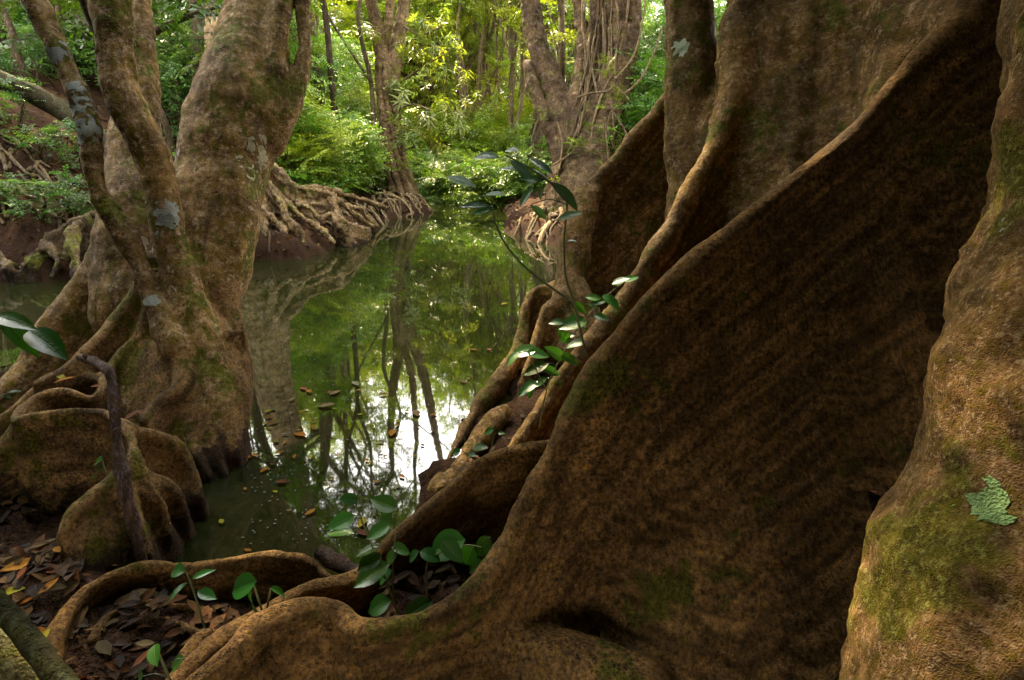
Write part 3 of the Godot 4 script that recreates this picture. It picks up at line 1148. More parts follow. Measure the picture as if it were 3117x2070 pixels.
func right_tree() -> Wood:
	var w := Wood.new()
	w.cell = 0.024
	w.blend = 0.10
	w.rough = 0.03
	w.rough_f = 2.2
	w.fine = 0.005
	w.streak = 0.016
	# fluted trunk
	w.tube(lay([[1810, -500, 3.7, 130], [1805, 0, 3.65, 122], [1795, 200, 3.6, 128], [1785, 400, 3.55, 135], [1790, 650, 3.45, 150], [1800, 950, 3.3, 190]]), 0)
	w.tube(lay([[1965, -500, 3.4, 110], [1960, 0, 3.35, 105], [1950, 300, 3.3, 110], [1930, 650, 3.1, 120]]), 0)
	w.tube(lay([[2110, -500, 3.1, 110], [2110, 0, 3.0, 105], [2100, 300, 2.95, 115], [2080, 700, 2.8, 130]]), 0)
	w.tube(lay([[2270, -500, 2.75, 130], [2270, 0, 2.7, 120], [2265, 400, 2.6, 130], [2260, 900, 2.4, 160]]), 0)
	w.tube(lay([[2450, -500, 3.0, 220], [2450, 0, 3.0, 220], [2440, 700, 2.8, 240]]), 0)
	w.tube(lay([[1868, -200, 3.32, 10], [1866, 60, 3.28, 9], [1850, 200, 3.25, 10], [1838, 300, 3.2, 11], [1830, 420, 3.15, 14]]), 0)
	w.tube(lay([[1592, -500, 4.05, 58], [1591, 0, 3.95, 57], [1591, 200, 3.9, 57], [1595, 350, 3.85, 57], [1600, 480, 3.8, 58], [1600, 760, 3.7, 80]]), 1)
	# rear buttresses
	w.ridge(lay([[1705, 60, 3.5, 45], [1690, 180, 3.42, 38], [1660, 300, 3.36, 30], [1610, 400, 3.3, 26], [1560, 483, 3.25, 25], [1490, 602, 3.15, 25], [1400, 722, 3.05, 25], [1330, 812, 3.0, 25], [1270, 902, 2.95, 24], [1215, 982, 2.85, 22], [1180, 1040, 2.8, 20]], 0.7), 4, 0.14)
	w.ridge(lay([[1600, 130, 4.3, 26], [1560, 200, 4.38, 18], [1525, 242, 4.4, 16], [1450, 325, 4.4, 16], [1395, 390, 4.4, 16], [1345, 430, 4.4, 18], [1322, 470, 4.35, 18]], 0.7), 5, 0.1)
	w.tube(lay([[1345, 445, 4.36, 20], [1325, 520, 4.3, 24], [1315, 600, 4.25, 32], [1318, 680, 4.15, 46], [1340, 800, 3.95, 65]]), 5)
	w.tube(lay([[1372, 452, 4.32, 18], [1350, 520, 4.26, 20], [1345, 600, 4.2, 18]]), 5)
	# shore root down to the creek
	w.ridge(lay([[1310, 640, 4.4, 30], [1270, 658, 4.4, 20], [1235, 666, 4.4, 14], [1212, 708, 4.3, 13], [1197, 790, 4.15, 13], [1150, 865, 3.8, 15], [1115, 905, 3.6, 15], [1075, 975, 3.3, 15], [1035, 1055, 3.0, 14], [1000, 1125, 2.72, 13]], 0.5), 6, 0.1)
	w.ridge(lay([[1290, 690, 4.0, 18], [1262, 720, 3.95, 16], [1240, 780, 3.9, 14], [1215, 860, 3.75, 14]], 0.5), 6, 0.1)
	w.tube(lay([[1160, 950, 3.25, 26], [1090, 1030, 2.95, 24], [1060, 1078, 2.8, 20], [1022, 1130, 2.65, 16]]), 6)
	var patch := []
	for q in [[1568, 105, 3.8, 14], [1575, 120, 3.8, 10], [1540, 470, 3.7, 9]]:
		patch.append([spot(q[0], q[1], q[2]), wide(q[3], q[2]) * 1.5, Color(0.6, 0.7, 0.5)])
	w.patches = patch
	w.paint = painter(Color(0.38, 0.215, 0.085), Color(0.25, 0.145, 0.06), 0.40, -0.02, Color(0.17, 0.16, 0.025), 13.0)
	return w

func front_roots() -> Wood:
	var w := Wood.new()
	w.cell = 0.0135
	w.blend = 0.06
	w.rough = 0.016
	w.rough_f = 2.2
	w.fine = 0.003
	w.streak = 0.008
	w.run_f = 1.7
	# great curving buttress in front
	w.ridge(lay([[2420, -300, 1.95, 78], [2310, -110, 1.9, 65], [2230, 15, 1.86, 55], [2165, 82, 1.84, 44], [2060, 190, 1.82, 34], [1975, 290, 1.8, 29], [1850, 390, 1.79, 27], [1740, 482, 1.78, 29], [1600, 592, 1.77, 30], [1480, 702, 1.77, 32], [1400, 802, 1.77, 34], [1340, 900, 1.77, 34], [1290, 1008, 1.76, 32], [1232, 1108, 1.73, 32], [1178, 1222, 1.69, 35], [1128, 1308, 1.64, 38], [1062, 1370, 1.59, 35], [990, 1410, 1.55, 32], [900, 1432, 1.51, 30], [828, 1438, 1.49, 30], [790, 1406, 1.53, 29], [740, 1388, 1.53, 31], [680, 1393, 1.5, 34], [600, 1424, 1.45, 36], [540, 1482, 1.38, 36], [430, 1585, 1.28, 36]], 0.7), 0, 0.2, 4, 0.5, 2.0)
	w.tube(lay([[1100, 1480, 1.66, 60], [1250, 1550, 1.62, 100], [1450, 1650, 1.52, 130]]), 0)
	# second sinuous root behind it
	w.ridge(lay([[1400, 985, 2.3, 22], [1290, 1012, 2.22, 20], [1200, 1024, 2.2, 18], [1120, 1052, 2.18, 18], [1060, 1102, 2.15, 18], [980, 1172, 2.1, 18], [890, 1252, 2.02, 18], [820, 1322, 1.93, 21], [700, 1347, 1.82, 25], [600, 1412, 1.7, 25], [520, 1465, 1.58, 23], [440, 1530, 1.45, 22], [370, 1596, 1.35, 22]], 0.6), 1, 0.14, 4)
	w.tube(lay([[470, 1462, 1.62, 12], [445, 1490, 1.58, 14], [420, 1530, 1.52, 14]]), 1)
	# loop root in the near foreground
	w.ridge(lay([[775, 1340, 1.96, 9], [722, 1297, 2.02, 11], [680, 1280, 2.03, 12], [600, 1277, 2.02, 13], [520, 1290, 2.0, 13], [450, 1302, 1.98, 13], [350, 1297, 1.95, 14], [250, 1325, 1.9, 16], [180, 1370, 1.82, 18], [135, 1430, 1.72, 20], [112, 1500, 1.62, 22], [125, 1580, 1.52, 24], [200, 1660, 1.45, 24]], 0.6), 2, 0.07, 4)
	w.ridge(lay([[215, 1470, 1.72, 9], [245, 1420, 1.8, 8], [310, 1386, 1.86, 8], [400, 1392, 1.9, 7], [500, 1408, 1.9, 5]], 0.5), 2, 0.1)
	w.tube(lay([[370, 1420, 1.8, 7], [410, 1432, 1.78, 8], [450, 1455, 1.72, 8], [490, 1462, 1.66, 7]]), 2)
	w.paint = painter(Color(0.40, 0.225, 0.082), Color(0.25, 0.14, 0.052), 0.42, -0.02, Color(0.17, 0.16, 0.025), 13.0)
	return w

func edge_tree() -> Wood:
	var w := Wood.new()
	w.cell = 0.018
	w.blend = 0.12
	w.rough = 0.03
	w.fine = 0.008
	w.tube(lay([[2715, -500, 1.25, 260], [2685, -100, 1.2, 270], [2655, 130, 1.15, 272], [2680, 330, 1.1, 310], [2680, 560, 1.08, 342], [2670, 740, 1.04, 380], [2660, 960, 1.0, 420], [2650, 1200, 0.98, 460], [2630, 1400, 0.97, 520], [2610, 1650, 0.96, 570], [2600, 2100, 0.96, 620]]), 0)
	w.tube(lay([[2415, 60, 1.08, 40], [2430, 330, 1.05, 50], [2420, 560, 1.03, 60], [2360, 740, 1.01, 70], [2330, 960, 0.99, 80], [2300, 1150, 0.97, 80], [2240, 1350, 0.96, 90], [2170, 1560, 0.95, 100]]), 0)
	w.patches = [[spot(2262, 1150, 0.9), 0.036, Color(0.22, 0.36, 0.15)], [spot(2290, 480, 1.0), 0.05, Color(0.42, 0.48, 0.40)]]
	w.paint = painter(Color(0.38, 0.21, 0.08), Color(0.24, 0.135, 0.055), 0.30, -9.0, Color(0.21, 0.17, 0.025), 41.0)
	return w

func bank_tree() -> Wood:
	var w := Wood.new()
	w.cell = 0.026
	w.blend = 0.03
	w.rough = 0.04
	w.rough_f = 2.5
	w.fine = 0.016
	w.grain = 0.05
	w.tube(lay([[520, -100, 10.4, 40], [530, 150, 10.2, 50], [545, 300, 10.0, 60], [560, 420, 9.8, 75], [570, 520, 9.6, 80]]), 0)
	var rows := [
		[[575, 330, 9.7, 18], [619, 370, 9.6, 12], [649, 398, 9.6, 10], [680, 428, 9.7, 9], [720, 435, 9.8, 8], [754, 441, 9.9, 8], [771, 463, 9.8, 7], [781, 497, 9.6, 6], [805, 512, 9.5, 5], [850, 530, 10.2, 5]],
		[[590, 380, 9.5, 14], [612, 408, 9.4, 10], [636, 440, 9.3, 9], [652, 467, 9.2, 8], [662, 500, 9.0, 8], [690, 530, 8.9, 8], [700, 565, 8.8, 7]],
		[[620, 420, 9.4, 10], [649, 453, 9.4, 8], [686, 487, 9.4, 7], [715, 510, 9.3, 7], [745, 530, 9.2, 6], [765, 555, 9.2, 5]],
		[[590, 430, 9.2, 12], [605, 470, 9.1, 9], [612, 520, 8.9, 8], [618, 555, 8.7, 7], [640, 600, 8.5, 6]],
		[[600, 480, 9.0, 9], [630, 500, 8.95, 8], [655, 530, 8.8, 9], [668, 570, 8.6, 8], [690, 600, 8.5, 6]],
		[[752, 441, 9.9, 8], [784, 462, 9.9, 7], [818, 492, 10.2, 6], [859, 520, 11.2, 5]],
		[[700, 432, 9.9, 8], [740, 430, 10.6, 7], [778, 440, 11.2, 6], [825, 455, 12.0, 5], [872, 470, 13.0, 5], [900, 482, 13.6, 4]],
		[[690, 470, 9.5, 6], [720, 480, 9.5, 6], [735, 500, 9.4, 6], [765, 490, 9.6, 5], [780, 520, 9.5, 5], [810, 530, 9.7, 5], [820, 550, 9.8, 4]],
		[[790, 470, 10.2, 5], [830, 480, 10.8, 5], [850, 505, 11.2, 5], [868, 520, 11.8, 4]]]
	for k in rows.size():
		if k < 2:
			w.ridge(lay(rows[k], 0.5), 1 + mini(k, 5), 0.04)
		else:
			w.tube(lay(rows[k], 0.5), 1 + mini(k, 5))
	w.streak = 0.03
	w.paint = painter(Color(0.46, 0.29, 0.15), Color(0.28, 0.165, 0.08), 0.5, 0.1, Color(0.3, 0.28, 0.06), 77.0)
	return w

func far_shore_root() -> Wood:
	# mossy root arch on the bank behind the left tree
	var w := Wood.new()
	w.cell = 0.032
	w.blend = 0.06
	w.rough = 0.05
	w.fine = 0.015
	w.grain = 0.04
	w.tube(lay([[290, 300, 7.9, 30], [290, 420, 7.8, 36], [280, 520, 7.6, 44], [280, 600, 7.4, 46]]), 0)
	w.ridge(lay([[270, 470, 7.6, 14], [235, 488, 7.4, 12], [195, 498, 7.3, 12], [150, 520, 7.2, 12], [110, 556, 7.1, 12], [75, 585, 7.0, 11], [50, 620, 6.95, 9]], 0.5), 1, 0.14)
	w.tube(lay([[180, 520, 7.1, 12], [165, 550, 7.0, 12], [175, 600, 6.9, 12], [180, 650, 6.9, 12]]), 1)
	w.tube(lay([[110, 570, 7.0, 12], [130, 600, 6.9, 9], [120, 640, 6.85, 8]]), 1)
	w.ridge(lay([[-120, 560, 7.2, 14], [-40, 575, 7.1, 13], [5, 592, 7.0, 12], [25, 620, 6.9, 10]], 0.5), 2, 0.12)
	w.paint = painter(Color(0.26, 0.165, 0.085), Color(0.16, 0.10, 0.055), 0.2, 0.22, Color(0.24, 0.23, 0.045), 23.0)
	return w

func creek_tree() -> Wood:
	# fluted trunk standing on the far point
	var w := Wood.new()
	w.cell = 0.034
	w.blend = 0.02
	w.rough = 0.03
	w.fine = 0.012
	w.grain = 0.03
	var D := 15.3
	var core := [[935, 480, 46], [925, 430, 36], [912, 380, 32], [902, 320, 29], [895, 260, 28], [892, 200, 28], [892, 150, 26]]
	var turn := 0.0
	for j in 8:
		var rows := []
		for i in core.size():
			var a := TAU * j / 8.0 + i * 0.16
			var c: Array = core[i]
			rows.append([c[0] + cos(a) * c[2] * 0.72, c[1], D - sin(a) * c[2] * 0.011, c[2] * (0.25 + 0.05 * sin(j * 2.3 + i))])
		w.tube(lay(rows), 0)
	w.tube(lay([[935, 500, D, 26], [912, 380, D, 16], [895, 260, D, 14], [890, 150, D, 14]]), 0)
	w.tube(lay([[885, 190, D, 17], [878, 110, D, 16], [862, 30, D, 14], [840, -60, D - 0.3, 12], [815, -220, D - 0.6, 10], [800, -400, D - 0.8, 7]]), 1)
	w.tube(lay([[900, 200, D, 18], [912, 120, D + 0.2, 17], [928, 40, D + 0.3, 15], [938, -60, D + 0.4, 13], [950, -260, D + 0.5, 10], [970, -500, D + 0.6, 6]]), 1)
	w.tube(lay([[882, 120, D, 10], [896, 60, D - 0.2, 10], [900, -40, D - 0.3, 9], [890, -260, D - 0.5, 7]]), 1)
	var foot := [[872, 468, 15.6], [882, 484, 15.2], [905, 488, 14.8], [930, 496, 14.6], [955, 498, 14.6], [978, 496, 14.8], [996, 490, 15.0], [985, 476, 15.7]]
	for f in foot:
		var bx: float = f[0]
		w.ridge(lay([[918 + (bx - 930) * 0.22, 405, D, 8], [924 + (bx - 930) * 0.45, 440, D - 0.1, 7], [930 + (bx - 930) * 0.75, f[1] - 22, lerpf(D, f[2], 0.7), 5], [bx, f[1] - 5, f[2], 4]], 0.4), 2, 0.1)
	w.paint = painter(Color(0.29, 0.175, 0.09), Color(0.17, 0.10, 0.05), 0.42, 0.05, Color(0.22, 0.2, 0.035), 55.0)
	return w

func vine_tree() -> Wood:
	var w := Wood.new()
	w.cell = 0.04
	w.blend = 0.07
	w.rough = 0.05
	w.fine = 0.015
	w.grain = 0.04
	w.tube(lay([[1440, -400, 12.0, 46], [1432, -60, 11.8, 48], [1428, 60, 11.7, 48], [1418, 150, 11.6, 46], [1398, 240, 11.5, 52], [1370, 330, 11.4, 66], [1350, 430, 11.3, 88], [1350, 520, 11.2, 100]]), 0)
	w.tube(lay([[1470, -300, 11.9, 22], [1455, 0, 11.7, 20], [1440, 120, 11.5, 20], [1425, 220, 11.4, 18], [1410, 330, 11.3, 22], [1420, 430, 11.1, 20]]), 0)
	w.tube(lay([[1190, -400, 12.0, 18], [1208, -100, 11.9, 19], [1222, 20, 11.8, 20], [1238, 110, 11.7, 21], [1262, 180, 11.6, 23], [1288, 245, 11.5, 26], [1310, 310, 11.4, 30], [1330, 380, 11.3, 40]]), 1)
	w.tube(lay([[1226, -200, 12.1, 13], [1236, 30, 12.0, 13], [1260, 130, 11.8, 14], [1300, 215, 11.6, 14], [1318, 290, 11.5, 16]]), 1)
	w.tube(lay([[1218, 150, 11.5, 12], [1230, 200, 11.4, 15], [1250, 255, 11.35, 16], [1275, 310, 11.3, 20], [1295, 370, 11.2, 26], [1300, 440, 11.1, 30]]), 1)
	w.tube(lay([[1325, -300, 12.0, 12], [1332, 10, 11.8, 12], [1345, 70, 11.7, 14], [1344, 130, 11.6, 16], [1336, 190, 11.5, 17], [1325, 260, 11.4, 20], [1330, 340, 11.3, 24]]), 1)
	w.tube(lay([[1390, -100, 11.5, 10], [1372, 30, 11.5, 12], [1368, 100, 11.5, 14], [1378, 180, 11.4, 14]]), 1)
	w.paint = painter(Color(0.20, 0.12, 0.062), Color(0.12, 0.07, 0.04), 0.45, -9.0, Color(0.2, 0.19, 0.04), 91.0)
	return w

# ---------------------------------------------------------------- small plants
func near_leaf(from: Array, depth: float, to: Array, col: Color, r: RandomNumberGenerator, slim := 0.5, ovate := 1.0) -> Shape:
	var a := spot(from[0], from[1], depth)
	var b := spot(to[0], to[1], depth + r.randf_range(-0.05, 0.05))
	var along := b - a
	var length := along.length()
	along = along / length
	var sunny := Vector3(r.randfn(-0.2, 0.25), 1.0, r.randfn(0.62, 0.2))
	var up := (sunny - along * along.dot(sunny)).normalized()
	var s := Shape.new()
	var age := r.randf_range(0.65, 1.5)
	s.leaf(a, along, up, length * r.randf_range(0.95, 1.15), length * slim * r.randf_range(0.8, 1.15), r.randf_range(0.0, 0.4), tint(col * age, r), 8, ovate)
	return s

func plant(called: String, label: String, group: String, depth: float, stems: Array, leaves: Array, col: Color, slim := 0.55, ovate := 1.0, thick := 0.0035) -> Node3D:
	var r := RandomNumberGenerator.new()
	r.seed = int(leaves[0][0]) + leaves.size()
	var f: Array = stems[0][0]
	var root := thing(called, label, "plant", spot(f[0], f[1], depth), group)
	var joints := []
	var green := Color(0.09, 0.10, 0.035)
	for st in stems:
		var rows := []
		for k in st.size():
			var p := spot(st[k][0], st[k][1], depth + (st[k][2] if st[k].size() > 2 else 0.0))
			rows.append(Vector4(p.x, p.y, p.z, thick * (1.0 - 0.5 * k / st.size())))
		var s := Shape.new()
		var path := s.curve(rows, 5)
		joints.append_array(path)
		s.tube(path, 6, green)
		part("stem", s.mesh(), M.stem, root, -root.position)
	for l in leaves:
		var d: float = depth + (l[4] if l.size() > 4 else 0.0)
		var s := near_leaf([l[0], l[1]], d, [l[2], l[3]], col, r, slim, ovate)
		var a := spot(l[0], l[1], d)
		var best := Vector4.ZERO
		var near := 1e9
		for j in joints:
			var dd: float = a.distance_to(Vector3(j.x, j.y, j.z)) + maxf(j.y - a.y, 0.0) * 0.5
			if dd < near:
				near = dd
				best = j
		if near > 0.004:
			var mid := a.lerp(Vector3(best.x, best.y, best.z), 0.5) + Vector3(0, 0.15 * near, 0)
			s.tube(s.curve([best * 1.0, Vector4(mid.x, mid.y, mid.z, 0.0016), Vector4(a.x, a.y, a.z, 0.0014)], 4).map(func(q): return Vector4(q.x, q.y, q.z, 0.0016)), 4, green)
		part("leaf", s.mesh(), M.near_leaf, root, -root.position)
	return root

func _ready() -> void:
	T0 = Time.get_ticks_msec()
	# ---- camera, sky, sun, exposure
	var cam := Camera3D.new()
	cam.name = "camera"
	cam.fov = 60.0
	cam.near = 0.05
	cam.far = 400.0
	cam.position = Vector3(0, EYE, 0)
	cam.rotation = Vector3(-TIP, 0, 0)
	add_child(cam)
	cam.current = true
	var env := Environment.new()
	env.background_mode = Environment.BG_SKY
	var sky := Sky.new()
	var sm := ProceduralSkyMaterial.new()
	sm.sky_top_color = Color(0.96, 0.955, 0.965)
	sm.sky_horizon_color = Color(1.0, 0.94, 0.82)
	sm.sky_curve = 0.25
	sm.ground_bottom_color = Color(0.10, 0.09, 0.06)
	sm.ground_horizon_color = Color(0.3, 0.3, 0.25)
	sky.sky_material = sm
	env.sky = sky
	env.background_energy_multiplier = 2.6
	env.tonemap_mode = Environment.TONE_MAPPER_LINEAR
	env.tonemap_exposure = 7.0
	env.sdfgi_enabled = true
	env.ssao_enabled = true
	env.ssil_enabled = true
	var we := WorldEnvironment.new()
	we.name = "world_environment"
	we.environment = env
	add_child(we)
	var sun := DirectionalLight3D.new()
	sun.name = "sun"
	sun.light_color = Color(1.0, 0.90, 0.72)
	sun.light_energy = 1.6
	sun.light_angular_distance = 1.2
	sun.shadow_enabled = true
	add_child(sun)
	sun.look_at_from_position(Vector3(-3.2, 7.2, -7.0), Vector3.ZERO)

	nz.noise_type = FastNoiseLite.TYPE_SIMPLEX
	nz.frequency = 1.0
	nz.fractal_type = FastNoiseLite.FRACTAL_FBM
	nz.fractal_octaves = 2
	nz.seed = 3
	nz2.noise_type = FastNoiseLite.TYPE_SIMPLEX
	nz2.frequency = 1.0
	nz2.fractal_type = FastNoiseLite.FRACTAL_FBM
	nz2.fractal_octaves = 3
	nz2.seed = 8
	rng.seed = 20

	# ---- the wood of the near trees is worked out while the rest is built
	var woods := [left_tree(), right_tree(), edge_tree(), bank_tree(), far_shore_root(), creek_tree(), vine_tree(), front_roots()]
	var work := []
	for w in woods:
		var t := Thread.new()
		t.start(w.run)
		work.append(t)
	make_materials()
	stage("materials")
	make_ground()
	stage("ground")
	make_twigs()
	for t in work:
		t.wait_to_finish()
	stage("wood")
	near_trees(woods)
	stage("near trees")
	forest()
	stage("forest")
	undergrowth()
	plants()
	fallen()
	stage("small things")

func near_trees(woods: Array) -> void:
	var r := RandomNumberGenerator.new()
	r.seed = 77
	var a := thing("buttressed_tree", "leaning mottled tree with three smooth stems and folded roots at the creek edge", "tree", spot(400, 1000, 3.2))
	commit(woods[0], a, ["trunk", "stem", "stem", "stem", "buttress_root", "root", "root", "root", "root", "root", "root"], [M.bark, M.bark, M.bark, M.bark, M.bark, M.skin])
	for q in [[650, -420, 4.4, 66, Vector3(0.25, 1, -0.2), 3.6], [730, -300, 4.0, 24, Vector3(0.5, 1, 0.1), 2.6], [650, -200, 3.8, 30, Vector3(0.1, 1, 0.4), 2.6], [40, -260, 2.95, 30, Vector3(-0.35, 1, 0), 3.0], [248, -260, 3.05, 42, Vector3(-0.1, 1, 0.2), 3.4], [312, -300, 3.95, 25, Vector3(-0.15, 1, -0.3), 3.2]]:
		bough(a, spot(q[0], q[1], q[2]), q[4], wide(q[3], q[2]), q[5], r, Color(0.12, 0.20, 0.025), BROWN * 1.3, 1)
	var b := thing("giant_buttressed_tree", "huge dark tree whose long curved buttress roots fill the right side", "tree", spot(1800, 900, 3.3))
	commit(woods[1], b, ["trunk", "trunk", "buttress_root", "root", "buttress_root", "buttress_root", "root", "root"], [M.bark])
	commit(woods[7], b, ["buttress_root", "root", "root"], [M.skin])
	crown_of(b, Vector3(2.8, 8.0, 1.0), Vector3(3.0, 1.8, 4.8), 90, 26, "crown", Color(0.07, 0.13, 0.02), 1.25, r, 0.05)
	for q in [[1810, -500, 3.7, 125, Vector3(0.1, 1, -0.1), 4.0], [1965, -500, 3.4, 105, Vector3(0.1, 1, 0.2), 4.2], [2110, -500, 3.1, 105, Vector3(0.3, 1, 0.3), 4.2], [1592, -500, 4.05, 56, Vector3(-0.05, 1, -0.2), 4.5], [2270, -500, 2.75, 125, Vector3(0.4, 1, 0.5), 4.0]]:
		bough(b, spot(q[0], q[1], q[2]), q[4], wide(q[3], q[2]), q[5], r, Color(0.08, 0.14, 0.02), BROWN, 3)
	crown_of(b, Vector3(2.2, 6.2, -3.4) - b.position, Vector3(2.0, 1.0, 2.2), 50, 22, "crown", Color(0.07, 0.13, 0.02), 1.2, r, 0.0)  # unseen leaf clumps added above the trunk to keep sky light off it
	var e := thing("mossy_tree", "mossy pitted trunk close by at the right edge of the frame", "tree", Vector3(spot(2520, 1200, 0.98).x, 0, spot(2520, 1200, 0.98).z))
	commit(woods[2], e, ["trunk"], [M.pitted])
	crown_of(e, Vector3(2.3, 6.0, 1.6), Vector3(2.6, 1.4, 3.2), 60, 24, "crown", Color(0.07, 0.13, 0.02), 1.2, r, 0.05)
	crown_of(e, Vector3(0.1, 5.4, -0.2) - e.position, Vector3(2.2, 1.0, 2.0), 60, 22, "crown", Color(0.07, 0.13, 0.02), 1.2, r, 0.0)  # unseen leaf clumps added over the lens to darken this trunk and the buttress
	bough(e, spot(2690, -500, 1.25), Vector3(0.3, 1, 0.4), wide(255, 1.25), 4.0, r, Color(0.08, 0.14, 0.02), BROWN, 6)
	var c := thing("root_covered_tree", "tree behind the leaning trunk with pale grooved roots spilling over the bank", "tree", spot(560, 520, 9.6))
	commit(woods[3], c, ["trunk", "root", "root", "root", "root", "root", "root"], [M.bark])
	bough(c, spot(520, -100, 10.4), Vector3(-0.15, 1, -0.1), wide(38, 10.4), 4.5, r, Color(0.14, 0.22, 0.025), BROWN * 1.3, 6)
	var d := thing("mossy_root_tree", "tree with a mossy root arch on the far muddy shore at the left", "tree", spot(280, 600, 7.4))
	commit(woods[4], d, ["trunk", "root", "root"], [M.bark])
	crown_of(d, Vector3(-0.6, 4.6, -0.4), Vector3(1.6, 1.0, 1.6), 10, 12, "crown", Color(0.07, 0.13, 0.02), 1.0, r)
	bough(d, spot(290, 300, 7.9), Vector3(-0.1, 1, -0.2), wide(29, 7.9), 3.6, r, Color(0.10, 0.18, 0.025), BROWN, 5)
	var f := thing("fluted_tree", "slim fluted tree standing on spread roots at the bend of the creek", "tree", spot(935, 490, 15.3))
	commit(woods[5], f, ["trunk", "limb", "root"], [M.bark])
	for q in [[800, -400, 14.5, 7, Vector3(-0.35, 1, 0.1), 4.0], [970, -500, 15.9, 6, Vector3(0.3, 1, 0), 4.0], [890, -260, 14.8, 7, Vector3(0.0, 1, 0.3), 4.2]]:
		bough(f, spot(q[0], q[1], q[2]), q[4], wide(q[3], q[2]), q[5], r, Color(0.15, 0.23, 0.025), BROWN, 7)
	# sprays of long pale leaves that grow on its trunk and low branches
	for q in [[905, 215, 14.9], [915, 345, 14.7], [900, 330, 14.8], [940, 300, 14.5], [955, 330, 14.4], [985, 335, 14.2], [1005, 350, 14.2], [990, 280, 14.3], [1010, 265, 14.6], [1030, 210, 14.6], [1000, 190, 14.8], [985, 150, 15], [940, 130, 15], [1015, 130, 14.7], [1040, 150, 14.5], [975, 90, 15], [1050, 110, 14.8], [850, 95, 15], [935, 230, 14.7], [1060, 255, 14.6], [1040, 310, 14.4], [960, 60, 15], [1020, 70, 15]]:
		crown_of(f, spot(q[0], q[1], q[2]) - f.position, Vector3(0.28, 0.2, 0.28), 3, 2, "long", Color(0.22, 0.26, 0.06), 1.15, r, 0.0, "leaf_spray")
	var br := [[[905, 330], [945, 300], [985, 320], [1020, 345]], [[908, 260], [950, 240], [1000, 255], [1060, 250]], [[910, 200], [950, 170], [1000, 140], [1050, 110]], [[900, 370], [925, 350], [960, 335]], [[930, 60], [970, 80], [1020, 60]]]
	for line in br:
		var s := Shape.new()
		var rows := []
		for k in line.size():
			var p := spot(line[k][0], line[k][1], 15.2 - 0.25 * k) - f.position
			rows.append(Vector4(p.x, p.y, p.z, 0.03 - 0.006 * k))
		s.tube(s.curve(rows, 4), 5, BROWN * 1.5)
		part("branch", s.mesh(), M.far_bark, f)
	var v := thing("vine_wrapped_tree", "forked tree wrapped in hanging vines behind the far bank", "tree", spot(1350, 470, 11.3))
	commit(woods[6], v, ["trunk", "limb"], [M.bark])
	for q in [[1440, -400, 12.0, 45, Vector3(0.1, 1, -0.1), 4.5], [1190, -400, 12.0, 17, Vector3(-0.4, 1, 0.2), 4.0], [1226, -200, 12.1, 12, Vector3(-0.2, 1, -0.3), 3.6], [1325, -300, 12.0, 11, Vector3(-0.1, 1, 0.4), 3.8], [1470, -300, 11.9, 21, Vector3(0.4, 1, 0.1), 4.0], [1390, -100, 11.5, 9, Vector3(-0.2, 1, 0.9), 4.5]]:
		bough(v, spot(q[0], q[1], q[2]), q[4], wide(q[3], q[2]), q[5], r, Color(0.13, 0.21, 0.025), BROWN, 5)
	crown_of(v, Vector3(0.4, 8.0, -8.4) - v.position, Vector3(1.6, 1.0, 1.6), 12, 12, "crown", Color(0.12, 0.20, 0.02), 1.1, r, 0.1)  # leaf clump added in the sun path to shade the giant trunk
	bough(v, spot(1390, -140, 11.5), Vector3(-0.1, 0.9, 1.4), 0.12, 5.0, r, Color(0.13, 0.21, 0.025), BROWN, 4)
	# vines: each climbs the trunk along its own line
	for j in 46:
		var s := Shape.new()
		var rows := []
		var x0 := r.randf_range(1275, 1440)
		var x1 := r.randf_range(1345, 1445)
		var top := r.randf_range(-60, 210)
		var sway := r.randf_range(-14, 14)
		var n := 8
		for k in n + 1:
			var t := float(k) / n
			var y := lerpf(470, top, t)
			var x := lerpf(x0, x1, smoothstep(0.0, 1.0, t * 1.1)) + sway * sin(t * PI * 1.5) + r.randfn(0, 3.5)
			var p := spot(x, y, 10.75 + 0.5 * smoothstep(0.1, 0.8, t) + r.randf_range(-0.05, 0.1))
			rows.append(Vector4(p.x, p.y, p.z, r.randf_range(0.012, 0.03)))
		s.tube(s.curve(rows, 3), 5, Color(0.62, 0.62, 0.64) * r.randf_range(0.45, 1.15))
		part("vine", s.mesh(), M.far_bark, v, -v.position)
	for q in [[[1450, 230], [1420, 200], [1400, 210], [1360, 215], [1330, 225]], [[1530, 60], [1500, 140], [1470, 190], [1440, 215]], [[1490, -20], [1480, 60], [1460, 130], [1420, 180]], [[1470, 190], [1440, 215], [1420, 205], [1415, 190]], [[1415, 260], [1440, 300], [1455, 340], [1458, 400]], [[1395, 270], [1400, 340], [1406, 400]], [[1275, 380], [1300, 365], [1325, 345]], [[1290, 390], [1296, 330], [1285, 280]]]:
		var s := Shape.new()
		var rows := []
		for k in q.size():
			var p := spot(q[k][0], q[k][1], 10.7)
			rows.append(Vector4(p.x, p.y, p.z, 0.018))
		s.tube(s.curve(rows, 5), 5, Color(0.66, 0.68, 0.7))
		part("vine", s.mesh(), M.far_bark, v, -v.position)
	for q in [[1370, 300], [1420, 240], [1330, 420], [1400, 130], [1355, 360], [1325, 330]]:
		crown_of(v, spot(q[0], q[1], 10.7) - v.position, Vector3(0.12, 0.3, 0.12), 3, 2, "small", Color(0.14, 0.22, 0.02), 0.5, r, 0.0, "leaf_spray")

